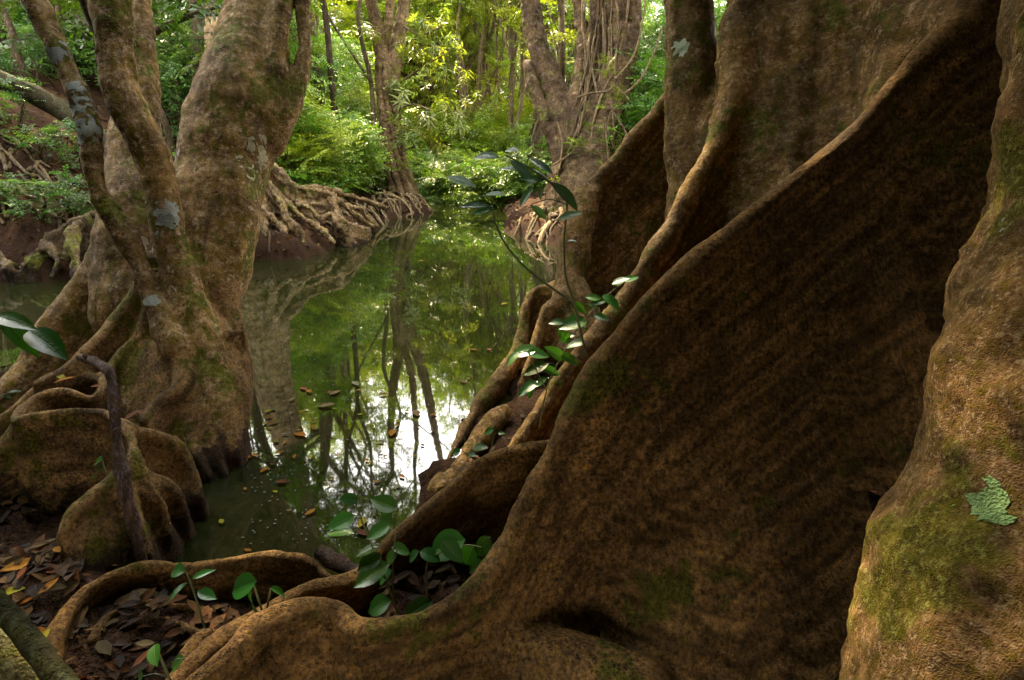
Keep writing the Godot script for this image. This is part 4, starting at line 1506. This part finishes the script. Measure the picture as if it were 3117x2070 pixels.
func forest() -> void:
	var r := RandomNumberGenerator.new()
	r.seed = 401
	var n := 0
	# dense stand of slim trunks beyond the bend
	while n < 70:
		var p := land(r.randf_range(945, 1150), r.randf_range(23, 33)) if n % 2 else land(r.randf_range(1130, 1340) if n % 8 else r.randf_range(640, 900), r.randf_range(14.5, 25))
		n += 1
		if shore(p.x, p.z) < 0.35:
			continue
		var H := r.randf_range(8, 13)
		tree("slender_tree", "slim brown trunk in the dense stand beyond the bend of the creek", "slim trees beyond the creek bend", p, {"seed": n * 7, "height": H, "radius": r.randf_range(0.05, 0.14), "bark": BROWN * 1.6, "lean": Vector3(r.randfn(0, 1.3), 0, r.randfn(0, 0.8)), "wobble": 0.16, "limbs": 4, "crown_lo": 0.35, "middle": 0.7, "crown": Vector3(1.6, 3.6, 1.6), "clumps": 9, "per": 7, "green": Color(0.26, 0.34, 0.03), "size": 1.0, "sides": 7})
	# trees on the slope behind the leaning tree
	var uphill := [[30, 10.5, 0.07], [118, 12, 0.07], [165, 13.5, 0.10], [235, 12.5, 0.05], [400, 15, 0.09], [425, 11.5, 0.05], [490, 13, 0.16], [470, 17, 0.12], [560, 19, 0.12], [-60, 13, 0.14], [-200, 11, 0.16], [330, 20, 0.14], [90, 19, 0.16], [210, 22, 0.16], [-90, 20, 0.2], [600, 24, 0.15]]
	var uphill_rank := ranked(uphill, [14.0], ["near row", "far row"])
	for at in uphill.size():
		var q: Array = uphill[at]
		n += 1
		tree("slope_tree", "thin dark tree on the left slope, %s" % uphill_rank[at], "trees on the slope", land(q[0], q[1]), {"seed": n * 7, "height": r.randf_range(7, 10), "radius": q[2], "lean": Vector3(r.randfn(0, 0.7), 0, r.randfn(0, 0.5)), "limbs": 5, "crown_lo": 0.3, "crown": Vector3(2.0, 2.0, 2.0), "clumps": 10, "per": 10, "green": Color(0.12, 0.22, 0.03), "size": 1.05, "sides": 8, "bark": BROWN * 0.8})
	# two stout pale trees behind the bushes
	tree("pale_trunk_tree", "stout pale trunk leaning behind the bright green bushes", "", land(800, 17.0), {"seed": 901, "height": 9.5, "radius": 0.30, "lean": Vector3(-1.9, 0, 0.5), "limbs": 6, "crown_lo": 0.45, "crown": Vector3(2.6, 2.0, 2.6), "clumps": 16, "per": 12, "green": Color(0.12, 0.18, 0.02), "bark": BROWN * 1.5, "sides": 10})
	tree("straight_dark_tree", "straight thin dark trunk beside the pale leaning trunk", "", land(782, 15.2), {"seed": 903, "height": 9, "radius": 0.10, "lean": Vector3(0.2, 0, 0), "limbs": 4, "crown_lo": 0.5, "crown": Vector3(1.8, 1.6, 1.8), "clumps": 10, "per": 10, "green": Color(0.12, 0.18, 0.02), "bark": BROWN * 0.7, "sides": 7})
	# far wood that closes the view, and the wood that goes on at the sides and behind
	for k in 44:
		var a := r.randf_range(-0.95, 0.62) if k > 9 else -0.40 + 0.035 * k
		var d := r.randf_range(33, 50) if k > 9 else r.randf_range(27, 34)
		var p := Vector3(sin(a) * d, 0, -cos(a) * d)
		p.y = height_at(p.x, p.z)
		tree("far_tree", "leafy tree in the far wood that closes the view", "far trees", p, {"seed": 2000 + k, "height": r.randf_range(9, 16) if k > 9 else r.randf_range(6.5, 8.5), "radius": 0.16, "lean": Vector3(r.randfn(), 0, 0), "limbs": 4, "crown_lo": 0.2, "middle": 0.7, "crown": Vector3(3.4, 5.6, 3.4), "clumps": 28, "per": 10, "green": Color(0.30, 0.38, 0.035), "size": 1.5, "sides": 7})
	for q in [[7.0, -4.5, 1], [7.5, -7.5, 0], [9, -13, 0], [14, -9, 0], [6.5, -11, 0], [3.2, 2.6, 1], [0.6, 3.6, 1], [-2.8, 3.8, 1], [5.6, 0.4, 1], [4.6, 5.6, 1], [-6.0, 4.2, 1], [1.6, 6.6, 1], [8.5, -2.5, 1], [-11, 3.5, 0], [9, 4.5, 0], [-3.5, 8, 0], [-4.6, 1.6, 3], [-7.2, -0.6, 3], [-9.5, 0.8, 3], [-10.0, -2.0, 3], [-8.5, 6.5, 0], [-14, 1, 0], [-13, 7, 0], [6, 9, 0], [1, 11, 0], [12, 1, 0], [13, 9, 0], [-6, 12, 0], [-3.2, 2.6, 2], [-5.6, 4.6, 2], [0.2, 5.4, 2], [-9.2, 4.0, 2], [3.4, 5.0, 2], [-1.6, 4.6, 2], [-6.4, 1.6, 4], [-3.8, 1.9, 4], [-1.3, 2.3, 4], [1.3, 2.4, 4], [3.8, 1.6, 4], [-3.3, 0.9, 5], [-1.5, 1.0, 5], [0.4, 1.3, 5], [-6.4, -1.6, 2], [-8.2, -0.4, 2], [-9.8, -2.2, 2], [-6.0, 0.2, 2], [-12, -1.0, 2], [-11, 2.0, 2], [-7.8, 2.6, 2]]:
		n += 1
		var close: bool = q[2] == 1 or q[2] == 3
		tree("bank_tree", "leafy tree standing on the right bank behind the giant tree" if q[1] < -5 else "forest tree standing round the near bank", "trees behind the giant tree" if q[1] < -5 else "trees of the near bank", Vector3(q[0], height_at(q[0], q[1]), q[1]), {"seed": n * 13, "height": 7.6 if q[2] == 2 else 8.2 if q[2] == 4 else 7.4 if q[2] == 5 else 2.6 if q[2] == 3 else r.randf_range(4.2, 5.2) if close else r.randf_range(7, 10), "radius": 0.18, "lean": Vector3(r.randfn(0, 0.3), 0, r.randfn(0, 0.3)), "limbs": 6, "crown_lo": 0.25, "crown": Vector3(2.2, 3.6, 2.2) if close else Vector3(2.6, 3.0, 2.6) if q[2] == 2 else Vector3(2.2, 2.2, 2.6) if q[2] == 4 else Vector3(1.8, 1.4, 1.6) if q[2] == 5 else Vector3(3.4, 3.4, 3.4), "clumps": 70 if close or q[2] == 2 else 90 if q[2] >= 4 else 36, "per": 18, "green": Color(0.06, 0.11, 0.02), "size": 1.3})


func undergrowth() -> void:
	var r := RandomNumberGenerator.new()
	r.seed = 633
	var n := 0
	# bright bushes on the left bank
	var bushes := [[650, 12.2, 0.9, 1.0], [690, 12.8, 1.1, 1.3], [735, 13.4, 1.0, 0.9], [780, 14.2, 1.0, 0.9], [815, 15.5, 0.9, 0.8], [655, 15, 1.3, 2.6], [710, 16, 1.4, 2.2], [760, 17.5, 1.4, 2.0], [820, 18.5, 1.3, 1.8], [850, 21, 1.3, 1.6], [660, 19, 1.6, 3.6], [740, 20.5, 1.7, 3.2], [800, 23, 1.8, 3.4], [860, 25, 1.7, 2.6], [700, 25, 2.0, 4.4], [620, 13.8, 1.1, 1.6]]
	var bushes_rank := ranked(bushes, [14.0, 18.0], ["front row", "middle row", "back row"])
	for at in bushes.size():
		var q: Array = bushes[at]
		n += 1
		shrub("bush", "glossy bush on the left bank, %s" % bushes_rank[at], "bushes on the left bank", land(q[0], q[1]), {"seed": 3000 + n, "up": q[3], "crown": Vector3(q[2], q[3] * 0.75 + 0.3, q[2]), "clumps": 24, "per": 17, "green": [Color(0.22, 0.36, 0.045), Color(0.17, 0.33, 0.05), Color(0.28, 0.37, 0.04)][n % 3], "size": 0.95})
	# undergrowth beyond the bend and at the right
	var low := [[960, 20.5, 1.0, 0.7], [1010, 19.5, 1.1, 0.9], [1060, 19, 1.1, 0.8], [1110, 18, 1.1, 0.9], [1150, 17.5, 0.7, 0.4], [1215, 16.5, 0.6, 0.4], [985, 25, 1.4, 1.2], [1050, 26, 1.4, 1.4], [1120, 24, 1.3, 1.2], [1190, 23, 1.3, 1.4], [1250, 20, 1.2, 1.3], [920, 28, 1.6, 1.8], [880, 31, 2.0, 3.2], [960, 33, 2.2, 3.4], [1060, 34, 2.4, 4.0], [1160, 33, 2.4, 4.2], [1270, 30, 2.0, 3.6]]
	var low_rank := ranked(low, [22.0, 28.0], ["front row", "middle row", "back row"])
	for at in low.size():
		var q: Array = low[at]
		n += 1
		shrub("creek_bush", "leafy bush beyond the creek bend, %s" % low_rank[at], "bushes beyond the bend", land(q[0], q[1]), {"seed": 3300 + n, "up": q[3], "crown": Vector3(q[2], q[3] * 0.7 + 0.3, q[2]), "clumps": 20, "per": 16, "green": Color(0.18, 0.30, 0.045) if q[1] < 22 else Color(0.27, 0.37, 0.035), "size": 1.05 if q[1] < 22 else 1.3, "leaf": "small" if q[1] < 22 else "crown"})
	var behind := [[1430, 13.5, 1.0, 1.0], [1470, 12.2, 1.0, 1.2], [1505, 13, 1.0, 1.6], [1450, 16, 1.4, 2.4], [1510, 17, 1.6, 3.0], [1400, 18, 1.5, 2.6], [1480, 21, 2.0, 4.2], [1560, 14, 1.4, 2.6]]
	var behind_rank := ranked(behind, [14.5], ["front row", "back row"])
	for at in behind.size():
		var q: Array = behind[at]
		n += 1
		shrub("bank_bush", "green bush behind the vine-wrapped tree, %s" % behind_rank[at], "bushes behind the giant tree", land(q[0], q[1]), {"seed": 3500 + n, "up": q[3], "crown": Vector3(q[2], q[3] * 0.8 + 0.3, q[2]), "clumps": 26, "per": 18, "green": Color(0.13, 0.25, 0.04), "size": 1.0})
	# dark leafy plants on the slope at the left
	var slope := [[20, 8.6, 0.3, 0.25], [90, 9.6, 0.35, 0.3], [150, 8.8, 0.28, 0.25], [215, 9.6, 0.3, 0.3], [-40, 9.5, 0.4, 0.4], [60, 11.9, 0.35, 0.3], [150, 12.8, 0.4, 0.4], [240, 14.2, 0.8, 1.0], [20, 14.4, 0.8, 0.9], [380, 12.5, 1.0, 1.2], [440, 13.5, 1.0, 1.4], [400, 17, 1.5, 2.4], [300, 16, 1.4, 2.2], [130, 16, 1.5, 2.6], [0, 17, 1.6, 2.8], [480, 19, 1.7, 3.0], [560, 17, 1.4, 2.0], [200, 20, 1.9, 3.4], [60, 22, 2.0, 3.6], [340, 24, 2.2, 4.2], [100, 7.6, 0.3, 0.25], [190, 7.9, 0.3, 0.25]]
	var slope_rank := ranked(slope, [10.0, 14.0], ["lowest row", "middle row", "upper row"])
	for at in slope.size():
		var q: Array = slope[at]
		n += 1
		shrub("slope_shrub", "dark slope shrub, %s" % slope_rank[at], "shrubs on the slope", land(q[0], q[1]), {"seed": 3700 + n, "up": q[3], "crown": Vector3(q[2], q[3] * 0.8 + 0.15, q[2]), "clumps": 22 if q[1] > 13 else 6, "per": 18 if q[1] > 13 else 7, "green": Color(0.09, 0.19, 0.045), "size": 1.0 if q[1] > 11 else 0.45, "leaf": "small" if q[1] > 11 else "round"})
	# fern by the fallen log
	for q in [[60, 385, 7.7], [-10, 230, 9.2]]:
		var base := land(q[0], q[2])
		var fern := thing("fern", "bright feathery fern at the left edge above the muddy shore" if q[1] > 300 else "feathery fern fronds hanging at the upper left edge", "fern", base)
		for k in 7:
			var ang := PI * (0.05 + 0.9 * k / 6.0)
			var s := Shape.new()
			var col := tint(Color(0.09, 0.2, 0.025), r)
			var dir := Vector3(cos(ang), 0.35, sin(ang) * 0.7).normalized()
			var rows := []
			for i in 9:
				var t := i / 8.0
				var p := dir * 0.85 * t + Vector3(0, 0.4 * t - 0.5 * t * t, 0)
				rows.append(Vector4(p.x, p.y, p.z, 0.004 * (1.0 - 0.7 * t)))
			s.tube(rows, 4, col)
			for i in range(4, 40):
				var t := i / 40.0
				var p := dir * 0.85 * t + Vector3(0, 0.4 * t - 0.5 * t * t, 0)
				var side := dir.cross(Vector3.UP).normalized() * (1.0 if i % 2 else -1.0)
				s.leaf(p, (side + dir * 0.35).normalized(), Vector3.UP, 0.19 * sin(PI * (0.12 + 0.85 * t)), 0.026, 0.15, col)
			part("frond", s.mesh(), M.leaf, fern)
	# fallen log on the slope, and thin roots that cross it
	var lg := Shape.new()
	var l0 := land(-40, 9.6, 0.55)
	var l1 := land(200, 9.9, 0.45)
	var l2 := land(420, 9.3, 0.1)
	lg.tube(lg.curve([Vector4(l0.x, l0.y, l0.z, 0.13), Vector4(l1.x, l1.y, l1.z, 0.15), Vector4(l2.x, l2.y, l2.z, 0.11)], 8), 12, Color(0.15, 0.18, 0.16), nz, 0.2, 3.0, 0.6)
	tag(part("fallen_log", lg.mesh(), M.bark), "mossy fallen log lying across the slope behind the stems", "log")
	for k in 34:
		var s := Shape.new()
		var rows := []
		var x := r.randf_range(-60, 240)
		var d := r.randf_range(7.2, 9.0)
		var dx := r.randf_range(20, 60) * (1 if k % 2 else -1)
		for i in 5:
			var p := land(x + dx * i * 0.5 + r.randfn(0, 6), d + r.randfn(0, 0.12) + 0.05 * i)
			rows.append(Vector4(p.x, p.y + 0.03, p.z, r.randf_range(0.012, 0.03)))
		s.tube(s.curve(rows, 4), 6, Color(0.58, 0.62, 0.66) * r.randf_range(0.6, 1.2), nz, 0.2, 6.0, 0.3)
		tag(part("surface_root", s.mesh(), M.far_bark), "thin bare root snaking over the leaf litter of the far left bank", "root", "roots on the left slope")
	# roots that spill over the far banks
	for k in 96:
		var s := Shape.new()
		var rows := []
		var right := k % 6 == 0
		var x := r.randf_range(1170, 1300) if right else r.randf_range(600, 960)
		var d := r.randf_range(10.2, 11.6) if right else lerpf(9.3, 15.2, (x - 610) / 350.0) + r.randf_range(-0.1, 0.9)
		for i in 6:
			var p := land(x, d)
			rows.append(Vector4(p.x, p.y + r.randf_range(0.0, 0.09) - 0.05 * (i / 5), p.z, lerpf(r.randf_range(0.025, 0.06), 0.012, i / 5.0)))
			x += r.randfn(6 if not right else -5, 13)
			d -= r.randf_range(0.02, 0.28)
		s.tube(s.curve(rows, 4), 6, Color(0.85, 0.88, 0.9) * r.randf_range(0.4, 1.1), nz, 0.25, 5.0, 0.4)
		tag(part("bank_root", s.mesh(), M.far_bark), "pale bare root spilling over the right bank below the vine-wrapped tree" if right else "pale bare root spilling over the far left bank towards the fluted tree", "root", "roots over the right bank" if right else "roots over the left bank")

func plants() -> void:
	var deep := Color(0.13, 0.32, 0.05)
	plant("sapling", "tall thin sapling with drooping pale-shining leaves before the creek's right bank", "", 2.1, [[[1385, 900], [1345, 790], [1325, 700], [1305, 640], [1300, 560], [1306, 455], [1266, 419], [1225, 390], [1170, 360]], [[1325, 700, 0.02], [1215, 620, 0.02], [1155, 545, 0.02], [1134, 477, 0.02]]], [[1154, 365, 1083, 345], [1198, 350, 1163, 337], [1168, 358, 1214, 364], [1219, 364, 1275, 394], [1225, 389, 1278, 412], [1192, 389, 1155, 388], [1175, 369, 1226, 408], [1253, 416, 1196, 406], [1249, 423, 1238, 466], [1232, 430, 1190, 474], [1266, 419, 1338, 464], [1240, 416, 1210, 425], [1100, 433, 1029, 405], [1168, 453, 1112, 435], [1134, 477, 1058, 462], [1134, 480, 1092, 492], [1134, 480, 1150, 492], [1222, 473, 1266, 505], [1282, 507, 1338, 486], [1300, 560, 1325, 545]], Color(0.24, 0.38, 0.22), 0.42, 0.0, 0.005)
	plant("climbing_plant", "glossy dark-leaved creeper climbing along the rear buttress", "", 2.75, [[[1245, 985], [1260, 900], [1290, 830], [1330, 760], [1390, 690], [1440, 650]], [[1260, 900], [1235, 850], [1215, 812]]], [[1355, 740, 1290, 747], [1312, 790, 1286, 758], [1352, 790, 1300, 792], [1197, 815, 1160, 838], [1240, 806, 1168, 812], [1215, 810, 1262, 822], [1265, 838, 1203, 862], [1290, 815, 1332, 838], [1300, 830, 1268, 800], [1240, 878, 1192, 906], [1262, 872, 1226, 890], [1250, 848, 1292, 862], [1232, 893, 1212, 918], [1385, 690, 1350, 680], [1390, 680, 1428, 702], [1410, 655, 1452, 642], [1418, 660, 1432, 636], [1400, 690, 1366, 697], [1440, 650, 1474, 630], [1370, 725, 1404, 737], [1380, 710, 1356, 698], [1318, 700, 1352, 716], [1330, 770, 1290, 778], [1300, 745, 1266, 738]], deep, 0.56)
	plant("heart_leaf_seedling", "tall seedling with broad heart-shaped leaves rising before the water", "", 1.82, [[[922, 1430], [908, 1380], [906, 1300], [911, 1240], [915, 1180]], [[922, 1430], [890, 1340], [850, 1240], [822, 1170]]], [[825, 1152, 780, 1150], [917, 1172, 850, 1148], [818, 1188, 755, 1214], [757, 1228, 814, 1222], [906, 1186, 872, 1224], [902, 1206, 846, 1240], [876, 1260, 822, 1279], [878, 1278, 819, 1314], [917, 1270, 880, 1304], [902, 1264, 953, 1267], [904, 1314, 862, 1344], [902, 1386, 835, 1406], [898, 1300, 820, 1345]], deep, 0.62)
	plant("broad_leaf_seedling", "cluster of broad shiny leaves against the dark hollow between two roots", "", 1.84, [[[990, 1440], [985, 1360], [990, 1290], [1060, 1258], [1110, 1262]]], [[966, 1271, 934, 1296], [969, 1271, 1016, 1288], [1073, 1243, 978, 1273], [1018, 1245, 1062, 1292], [1092, 1258, 1060, 1316], [1132, 1238, 1098, 1282], [1116, 1296, 1080, 1321], [998, 1384, 930, 1422]], deep, 0.66)
	plant("four_leaf_seedling", "thin seedling with four leaves inside the loop root", "", 1.75, [[[472, 1452], [458, 1400], [441, 1350], [428, 1318]]], [[427, 1317, 380, 1311], [443, 1334, 484, 1311], [431, 1344, 386, 1373], [457, 1362, 496, 1379]], Color(0.09, 0.30, 0.05), 0.42)
	plant("drooping_seedling", "three-leaved seedling hanging over the second root", "", 1.52, [[[612, 1425], [598, 1390], [586, 1352]], [[612, 1425], [618, 1390], [624, 1358]]], [[592, 1340, 508, 1366], [580, 1358, 570, 1424], [622, 1357, 674, 1366]], Color(0.09, 0.30, 0.04), 0.44)
	plant("sprout", "tiny two-leaved sprout on the moss-streaked folded root", "", 2.05, [[[246, 1092], [240, 1078], [236, 1062]]], [[236, 1060, 210, 1066], [236, 1078, 199, 1098]], Color(0.10, 0.34, 0.04), 0.5)
	plant("low_seedling", "low seedling with two yellowing green leaves at the bottom edge", "", 1.36, [[[400, 1590], [380, 1540], [358, 1490]]], [[356, 1486, 352, 1534], [426, 1518, 374, 1548], [330, 1560, 300, 1572]], Color(0.11, 0.30, 0.04), 0.55)
	plant("overhanging_twig", "leafy twig reaching in at the left edge before the mossy buttress", "", 1.15, [[[-80, 700], [-20, 725], [30, 745], [70, 765]]], [[5, 735, 78, 798], [66, 762, 132, 797], [-10, 728, 60, 742]], Color(0.14, 0.36, 0.03), 0.42)
	plant("shore_seedling", "small seedling with few leaves at the foot of the shore root", "", 2.5, [[[1110, 1085], [1095, 1060], [1075, 1045]], [[1110, 1085], [1130, 1040], [1140, 1000]]], [[1062, 1040, 1040, 1045], [1078, 1050, 1100, 1044], [1138, 990, 1116, 999], [1148, 1000, 1166, 996], [1090, 1035, 1120, 1028]], Color(0.10, 0.32, 0.04), 0.6)
	plant("edge_sprout", "green sprout lying over the mossy roots at the left edge", "", 2.6, [[[-20, 925], [5, 912], [20, 905]]], [[20, 905, 52, 898], [5, 912, 30, 918]], Color(0.06, 0.2, 0.03), 0.4)

func fallen() -> void:
	var r := RandomNumberGenerator.new()
	r.seed = 91
	# the purple dead branch that leans on the folded roots
	var s := Shape.new()
	s.tube(s.curve(lay([[182, 823, 2.1, 8], [200, 828, 2.08, 11], [228, 840, 2.04, 11], [248, 856, 2.0, 11], [258, 890, 1.99, 11], [263, 950, 1.98, 12], [268, 1010, 1.98, 12], [278, 1070, 1.97, 14], [290, 1130, 1.96, 15], [302, 1190, 1.97, 14], [318, 1250, 1.99, 13], [334, 1310, 2.02, 12]]), 5), 12, Color(0.50, 0.50, 0.85), nz, 0.4, 9.0, 0.6)
	for q in [[[205, 830, 2.07, 6], [192, 818, 2.05, 4]], [[266, 995, 1.97, 7], [274, 988, 1.94, 5]], [[288, 1100, 1.96, 8], [300, 1092, 1.93, 5]]]:
		s.tube(lay(q), 7, Color(0.42, 0.42, 0.7))
	tag(part("dead_branch", s.mesh(), M.stick), "crooked purple-grey dead branch leaning upright against the folded roots", "branch")
	s = Shape.new()
	s.tube(s.curve(lay([[-60, 1330, 1.2, 20], [0, 1395, 1.17, 22], [60, 1465, 1.14, 24], [110, 1530, 1.1, 26], [170, 1610, 1.06, 28]]), 5), 12, Color(0.09, 0.125, 0.08), nz, 0.15, 9.0, 0.8)
	tag(part("mossy_branch", s.mesh(), M.bark), "dark mossy branch slanting through the bottom left corner", "branch")
	s = Shape.new()
	s.tube(s.curve(lay([[-60, 1440, 1.5, 50], [0, 1490, 1.48, 48], [40, 1540, 1.46, 44], [80, 1620, 1.44, 44]]), 5), 16, Color(0.30, 0.38, 0.24), nz, 0.2, 6.0, 0.5)
	tag(part("knotted_root", s.mesh(), M.bark), "mossy knotted root end in the bottom left corner", "root")
	# dark stump in the water by the loop root
	s = Shape.new()
	s.tube(s.curve(lay([[735, 1270, 2.12, 16], [770, 1292, 2.08, 20], [805, 1310, 2.04, 20], [830, 1330, 2.0, 18]]), 4), 10, Color(0.10, 0.095, 0.13), nz, 0.5, 12.0, 0.4)
	tag(part("sunken_log", s.mesh(), M.bark), "dark rotten log end in the water beside the loop root", "log")
	# leaves on the water
	var colors := {"orange": Color(0.85, 0.27, 0.02), "yellow": Color(0.85, 0.55, 0.03), "rust": Color(0.5, 0.13, 0.05), "tan": Color(0.5, 0.3, 0.14)}
	var afloat := [[700, 898, 22, "rust"], [712, 905, 20, "orange"], [772, 908, 26, "tan"], [752, 938, 34, "tan"], [884, 912, 20, "rust"], [618, 950, 17, "yellow"], [619, 964, 18, "orange"], [630, 976, 22, "orange"], [610, 978, 14, "yellow"], [576, 1002, 10, "orange"], [575, 990, 9, "yellow"], [722, 988, 22, "orange"], [692, 1004, 32, "orange"], [688, 994, 10, "orange"], [637, 1018, 14, "yellow"], [643, 1046, 20, "orange"], [572, 1056, 18, "orange"], [588, 1052, 20, "orange"], [566, 1063, 16, "orange"], [588, 1044, 12, "yellow"], [610, 1086, 22, "orange"], [650, 1114, 27, "rust"], [635, 1137, 12, "yellow"], [511, 1206, 20, "yellow"], [716, 1184, 24, "orange"], [488, 1265, 20, "orange"], [572, 1272, 18, "orange"], [1092, 808, 16, "orange"], [1128, 808, 16, "rust"], [1163, 702, 18, "yellow"], [1222, 652, 8, "yellow"], [835, 1208, 34, "yellow"], [838, 1232, 32, "rust"], [852, 1222, 22, "rust"], [866, 1226, 22, "orange"], [760, 906, 14, "rust"], [1000, 958, 16, "orange"], [1080, 875, 10, "orange"], [1068, 882, 14, "rust"], [960, 955, 30, "tan"], [905, 1000, 30, "orange"], [820, 886, 26, "tan"], [890, 1248, 20, "rust"], [930, 1160, 18, "tan"], [765, 1105, 12, "orange"], [970, 602, 9, "orange"], [1100, 742, 7, "yellow"]]
	for k in 46:
		var bx := r.randf_range(560, 1080)
		afloat.append([bx, r.randf_range(860, 1250) if k % 3 else r.randf_range(940, 1080), r.randf_range(8, 17), ["orange", "yellow", "rust", "tan"][r.randi() % 4]])
	for q in afloat:
		var d := ray_to_water(q[0], q[1])
		var l := wide(q[2], d) * 1.25
		var p := spot(q[0], q[1], d)
		if shore(p.x, p.z) > -0.12:
			continue
		var lf := Shape.new()
		var ang := r.randf() * TAU
		var dir := Vector3(cos(ang), 0, sin(ang))
		lf.leaf(-dir * l * 0.5 + Vector3(0, 0.004, 0), dir, Vector3.UP, l, l * 0.48, r.randf_range(-0.08, 0.06), tint(colors[q[3]], r), 6, 0.0)
		var where := "among the orange leaves off the leaning tree's roots" if q[0] < 670 else "far out towards the right shore roots" if q[0] > 1040 else "beside the seedling near the front roots" if q[1] > 1150 else "in the middle of the creek"
		tag(part("floating_leaf", lf.mesh(), M.dry, self, Vector3(p.x, 0.004, p.z)), "%s fallen leaf floating %s" % [q[3], where], "leaf", "floating leaves, %s, %s" % [q[3], where])
	# leaves on the mud at the left and caught in the roots
	var lain := [[38, 1270, 2.05, 64, "orange", 0.09], [25, 1212, 2.2, 40, "rust", 0.06], [78, 1210, 2.2, 40, "rust", 0.06], [97, 1216, 2.18, 36, "tan", 0.06], [18, 1345, 1.9, 50, "yellow", 0.06], [130, 1265, 2.0, 30, "orange", 0.08], [64, 1392, 1.8, 28, "orange", 0.05], [85, 1455, 1.66, 44, "orange", 0.05], [98, 1472, 1.62, 44, "yellow", 0.05], [120, 1380, 1.85, 40, "orange", 0.07], [148, 872, 2.78, 34, "orange", 0.55], [140, 868, 2.8, 30, "yellow", 0.55], [222, 890, 2.7, 22, "rust", 0.5], [302, 958, 2.72, 30, "rust", 0.4], [325, 948, 2.75, 26, "rust", 0.4], [345, 935, 2.8, 24, "rust", 0.4], [115, 1330, 1.95, 46, "rust", 0.06], [50, 1310, 1.95, 40, "rust", 0.06], [335, 1484, 1.5, 34, "tan", 0.05], [328, 1520, 1.45, 40, "rust", 0.05]]
	for q in lain:
		var p := spot(q[0], q[1], q[2])
		var ground := height_at(p.x, p.z)
		if p.y < 0.2:
			p.y = maxf(ground, 0.0) + 0.018
		var l := wide(q[3], q[2]) * 1.2
		var lf := Shape.new()
		var ang := r.randf() * TAU
		var dir := Vector3(cos(ang), r.randf_range(0.0, 0.2), sin(ang))
		lf.leaf(-dir * l * 0.5, dir, Vector3(r.randfn(0, 0.2), 1, 0.2).normalized(), l, l * 0.42, r.randf_range(-0.2, 0.25), tint(colors[q[4]], r), 6, 0.0)
		tag(part("fallen_leaf", lf.mesh(), M.dry, self, p), "%s dry leaf %s" % [q[4], "caught in the folds of the leaning tree's roots" if q[1] < 1000 else "lying inside the loop root" if q[0] > 250 else "lying beside the mossy branch" if q[1] > 1440 else "lying on the dark mud at the lower left"], "leaf", "fallen leaves, %s, %s" % [q[4], "roots" if q[1] < 1000 else "loop" if q[0] > 250 else "mud"])
	# thin twigs on the mud
	for q in [[[-20, 1372], [60, 1345], [140, 1325]], [[40, 1430], [90, 1375], [160, 1330]], [[228, 1568], [240, 1520], [270, 1496]], [[10, 1290], [50, 1320], [95, 1330]]]:
		s = Shape.new()
		var rows := []
		for k in q.size():
			var d := ray_to_water(q[k][0], q[k][1]) * 0.95
			var p := spot(q[k][0], q[k][1], d)
			rows.append(Vector4(p.x, p.y, p.z, 0.005))
		s.tube(s.curve(rows, 5), 5, Color(0.16, 0.1, 0.08))
		tag(part("twig", s.mesh(), M.stem), "thin bare twig on the mud beside the loop root", "twig", "twigs on the mud")
	# litter nobody could count
	var one := Shape.new()
	one.leaf(Vector3(0, 0, -0.045), Vector3(0, 0.1, 1), Vector3.UP, 0.09, 0.042, 0.15, Color.WHITE, 3, 0.0)
	var places := []
	var cols := PackedColorArray()
	var tries := 0
	while places.size() < 13000 and tries < 80000:
		tries += 1
		var x := r.randf_range(-11, 4)
		var z := -pow(r.randf(), 1.4) * 24.0 - 0.8
		if tries % 5 == 0:
			x = r.randf_range(-2.6, 0.2)
			z = r.randf_range(-2.6, -0.9)
		var y := height_at(x, z)
		if y < 0.06:
			continue
		places.append(Transform3D(Basis.from_euler(Vector3(r.randfn(0, 0.3), r.randf() * TAU, r.randfn(0, 0.35))).scaled(Vector3.ONE * r.randf_range(0.7, 1.5) * (0.62 if z > -3.0 else 1.0)), Vector3(x, y + 0.012, z)))
		cols.append(tint([Color(0.20, 0.09, 0.05), Color(0.11, 0.055, 0.04), Color(0.30, 0.14, 0.05), Color(0.32, 0.11, 0.03)][r.randi() % 4], r))
	tag(swarm("leaf_litter", one.mesh(), M.dry, places, cols), "brown leaf litter covering the banks", "leaf litter", "", "stuff")
	# pale flecks drifting on the water
	var fleck := Shape.new()
	fleck.leaf(Vector3(0, 0, -0.006), Vector3(0, 0, 1), Vector3.UP, 0.012, 0.007, 0.0, Color.WHITE)
	places = []
	cols = PackedColorArray()
	for k in 420:
		var bx := r.randf_range(560, 1200)
		var by := 640.0 + 620.0 * pow(r.randf(), 0.8)
		var d := ray_to_water(bx, by)
		var p := spot(bx, by, d)
		if shore(p.x, p.z) > -0.1:
			continue
		places.append(Transform3D(Basis(Vector3.UP, r.randf() * TAU).scaled(Vector3.ONE * r.randf_range(0.5, 1.4)), Vector3(p.x, 0.004, p.z)))
		cols.append(Color(0.55, 0.52, 0.45))
	tag(swarm("pollen_flecks", fleck.mesh(), M.dry, places, cols), "pale flecks of pollen drifting on the creek", "flecks", "", "stuff")

func ray_to_water(bx: float, by: float) -> float:
	var d := spot(bx, by, 1.0) - Vector3(0, EYE, 0)
	return -EYE / d.y
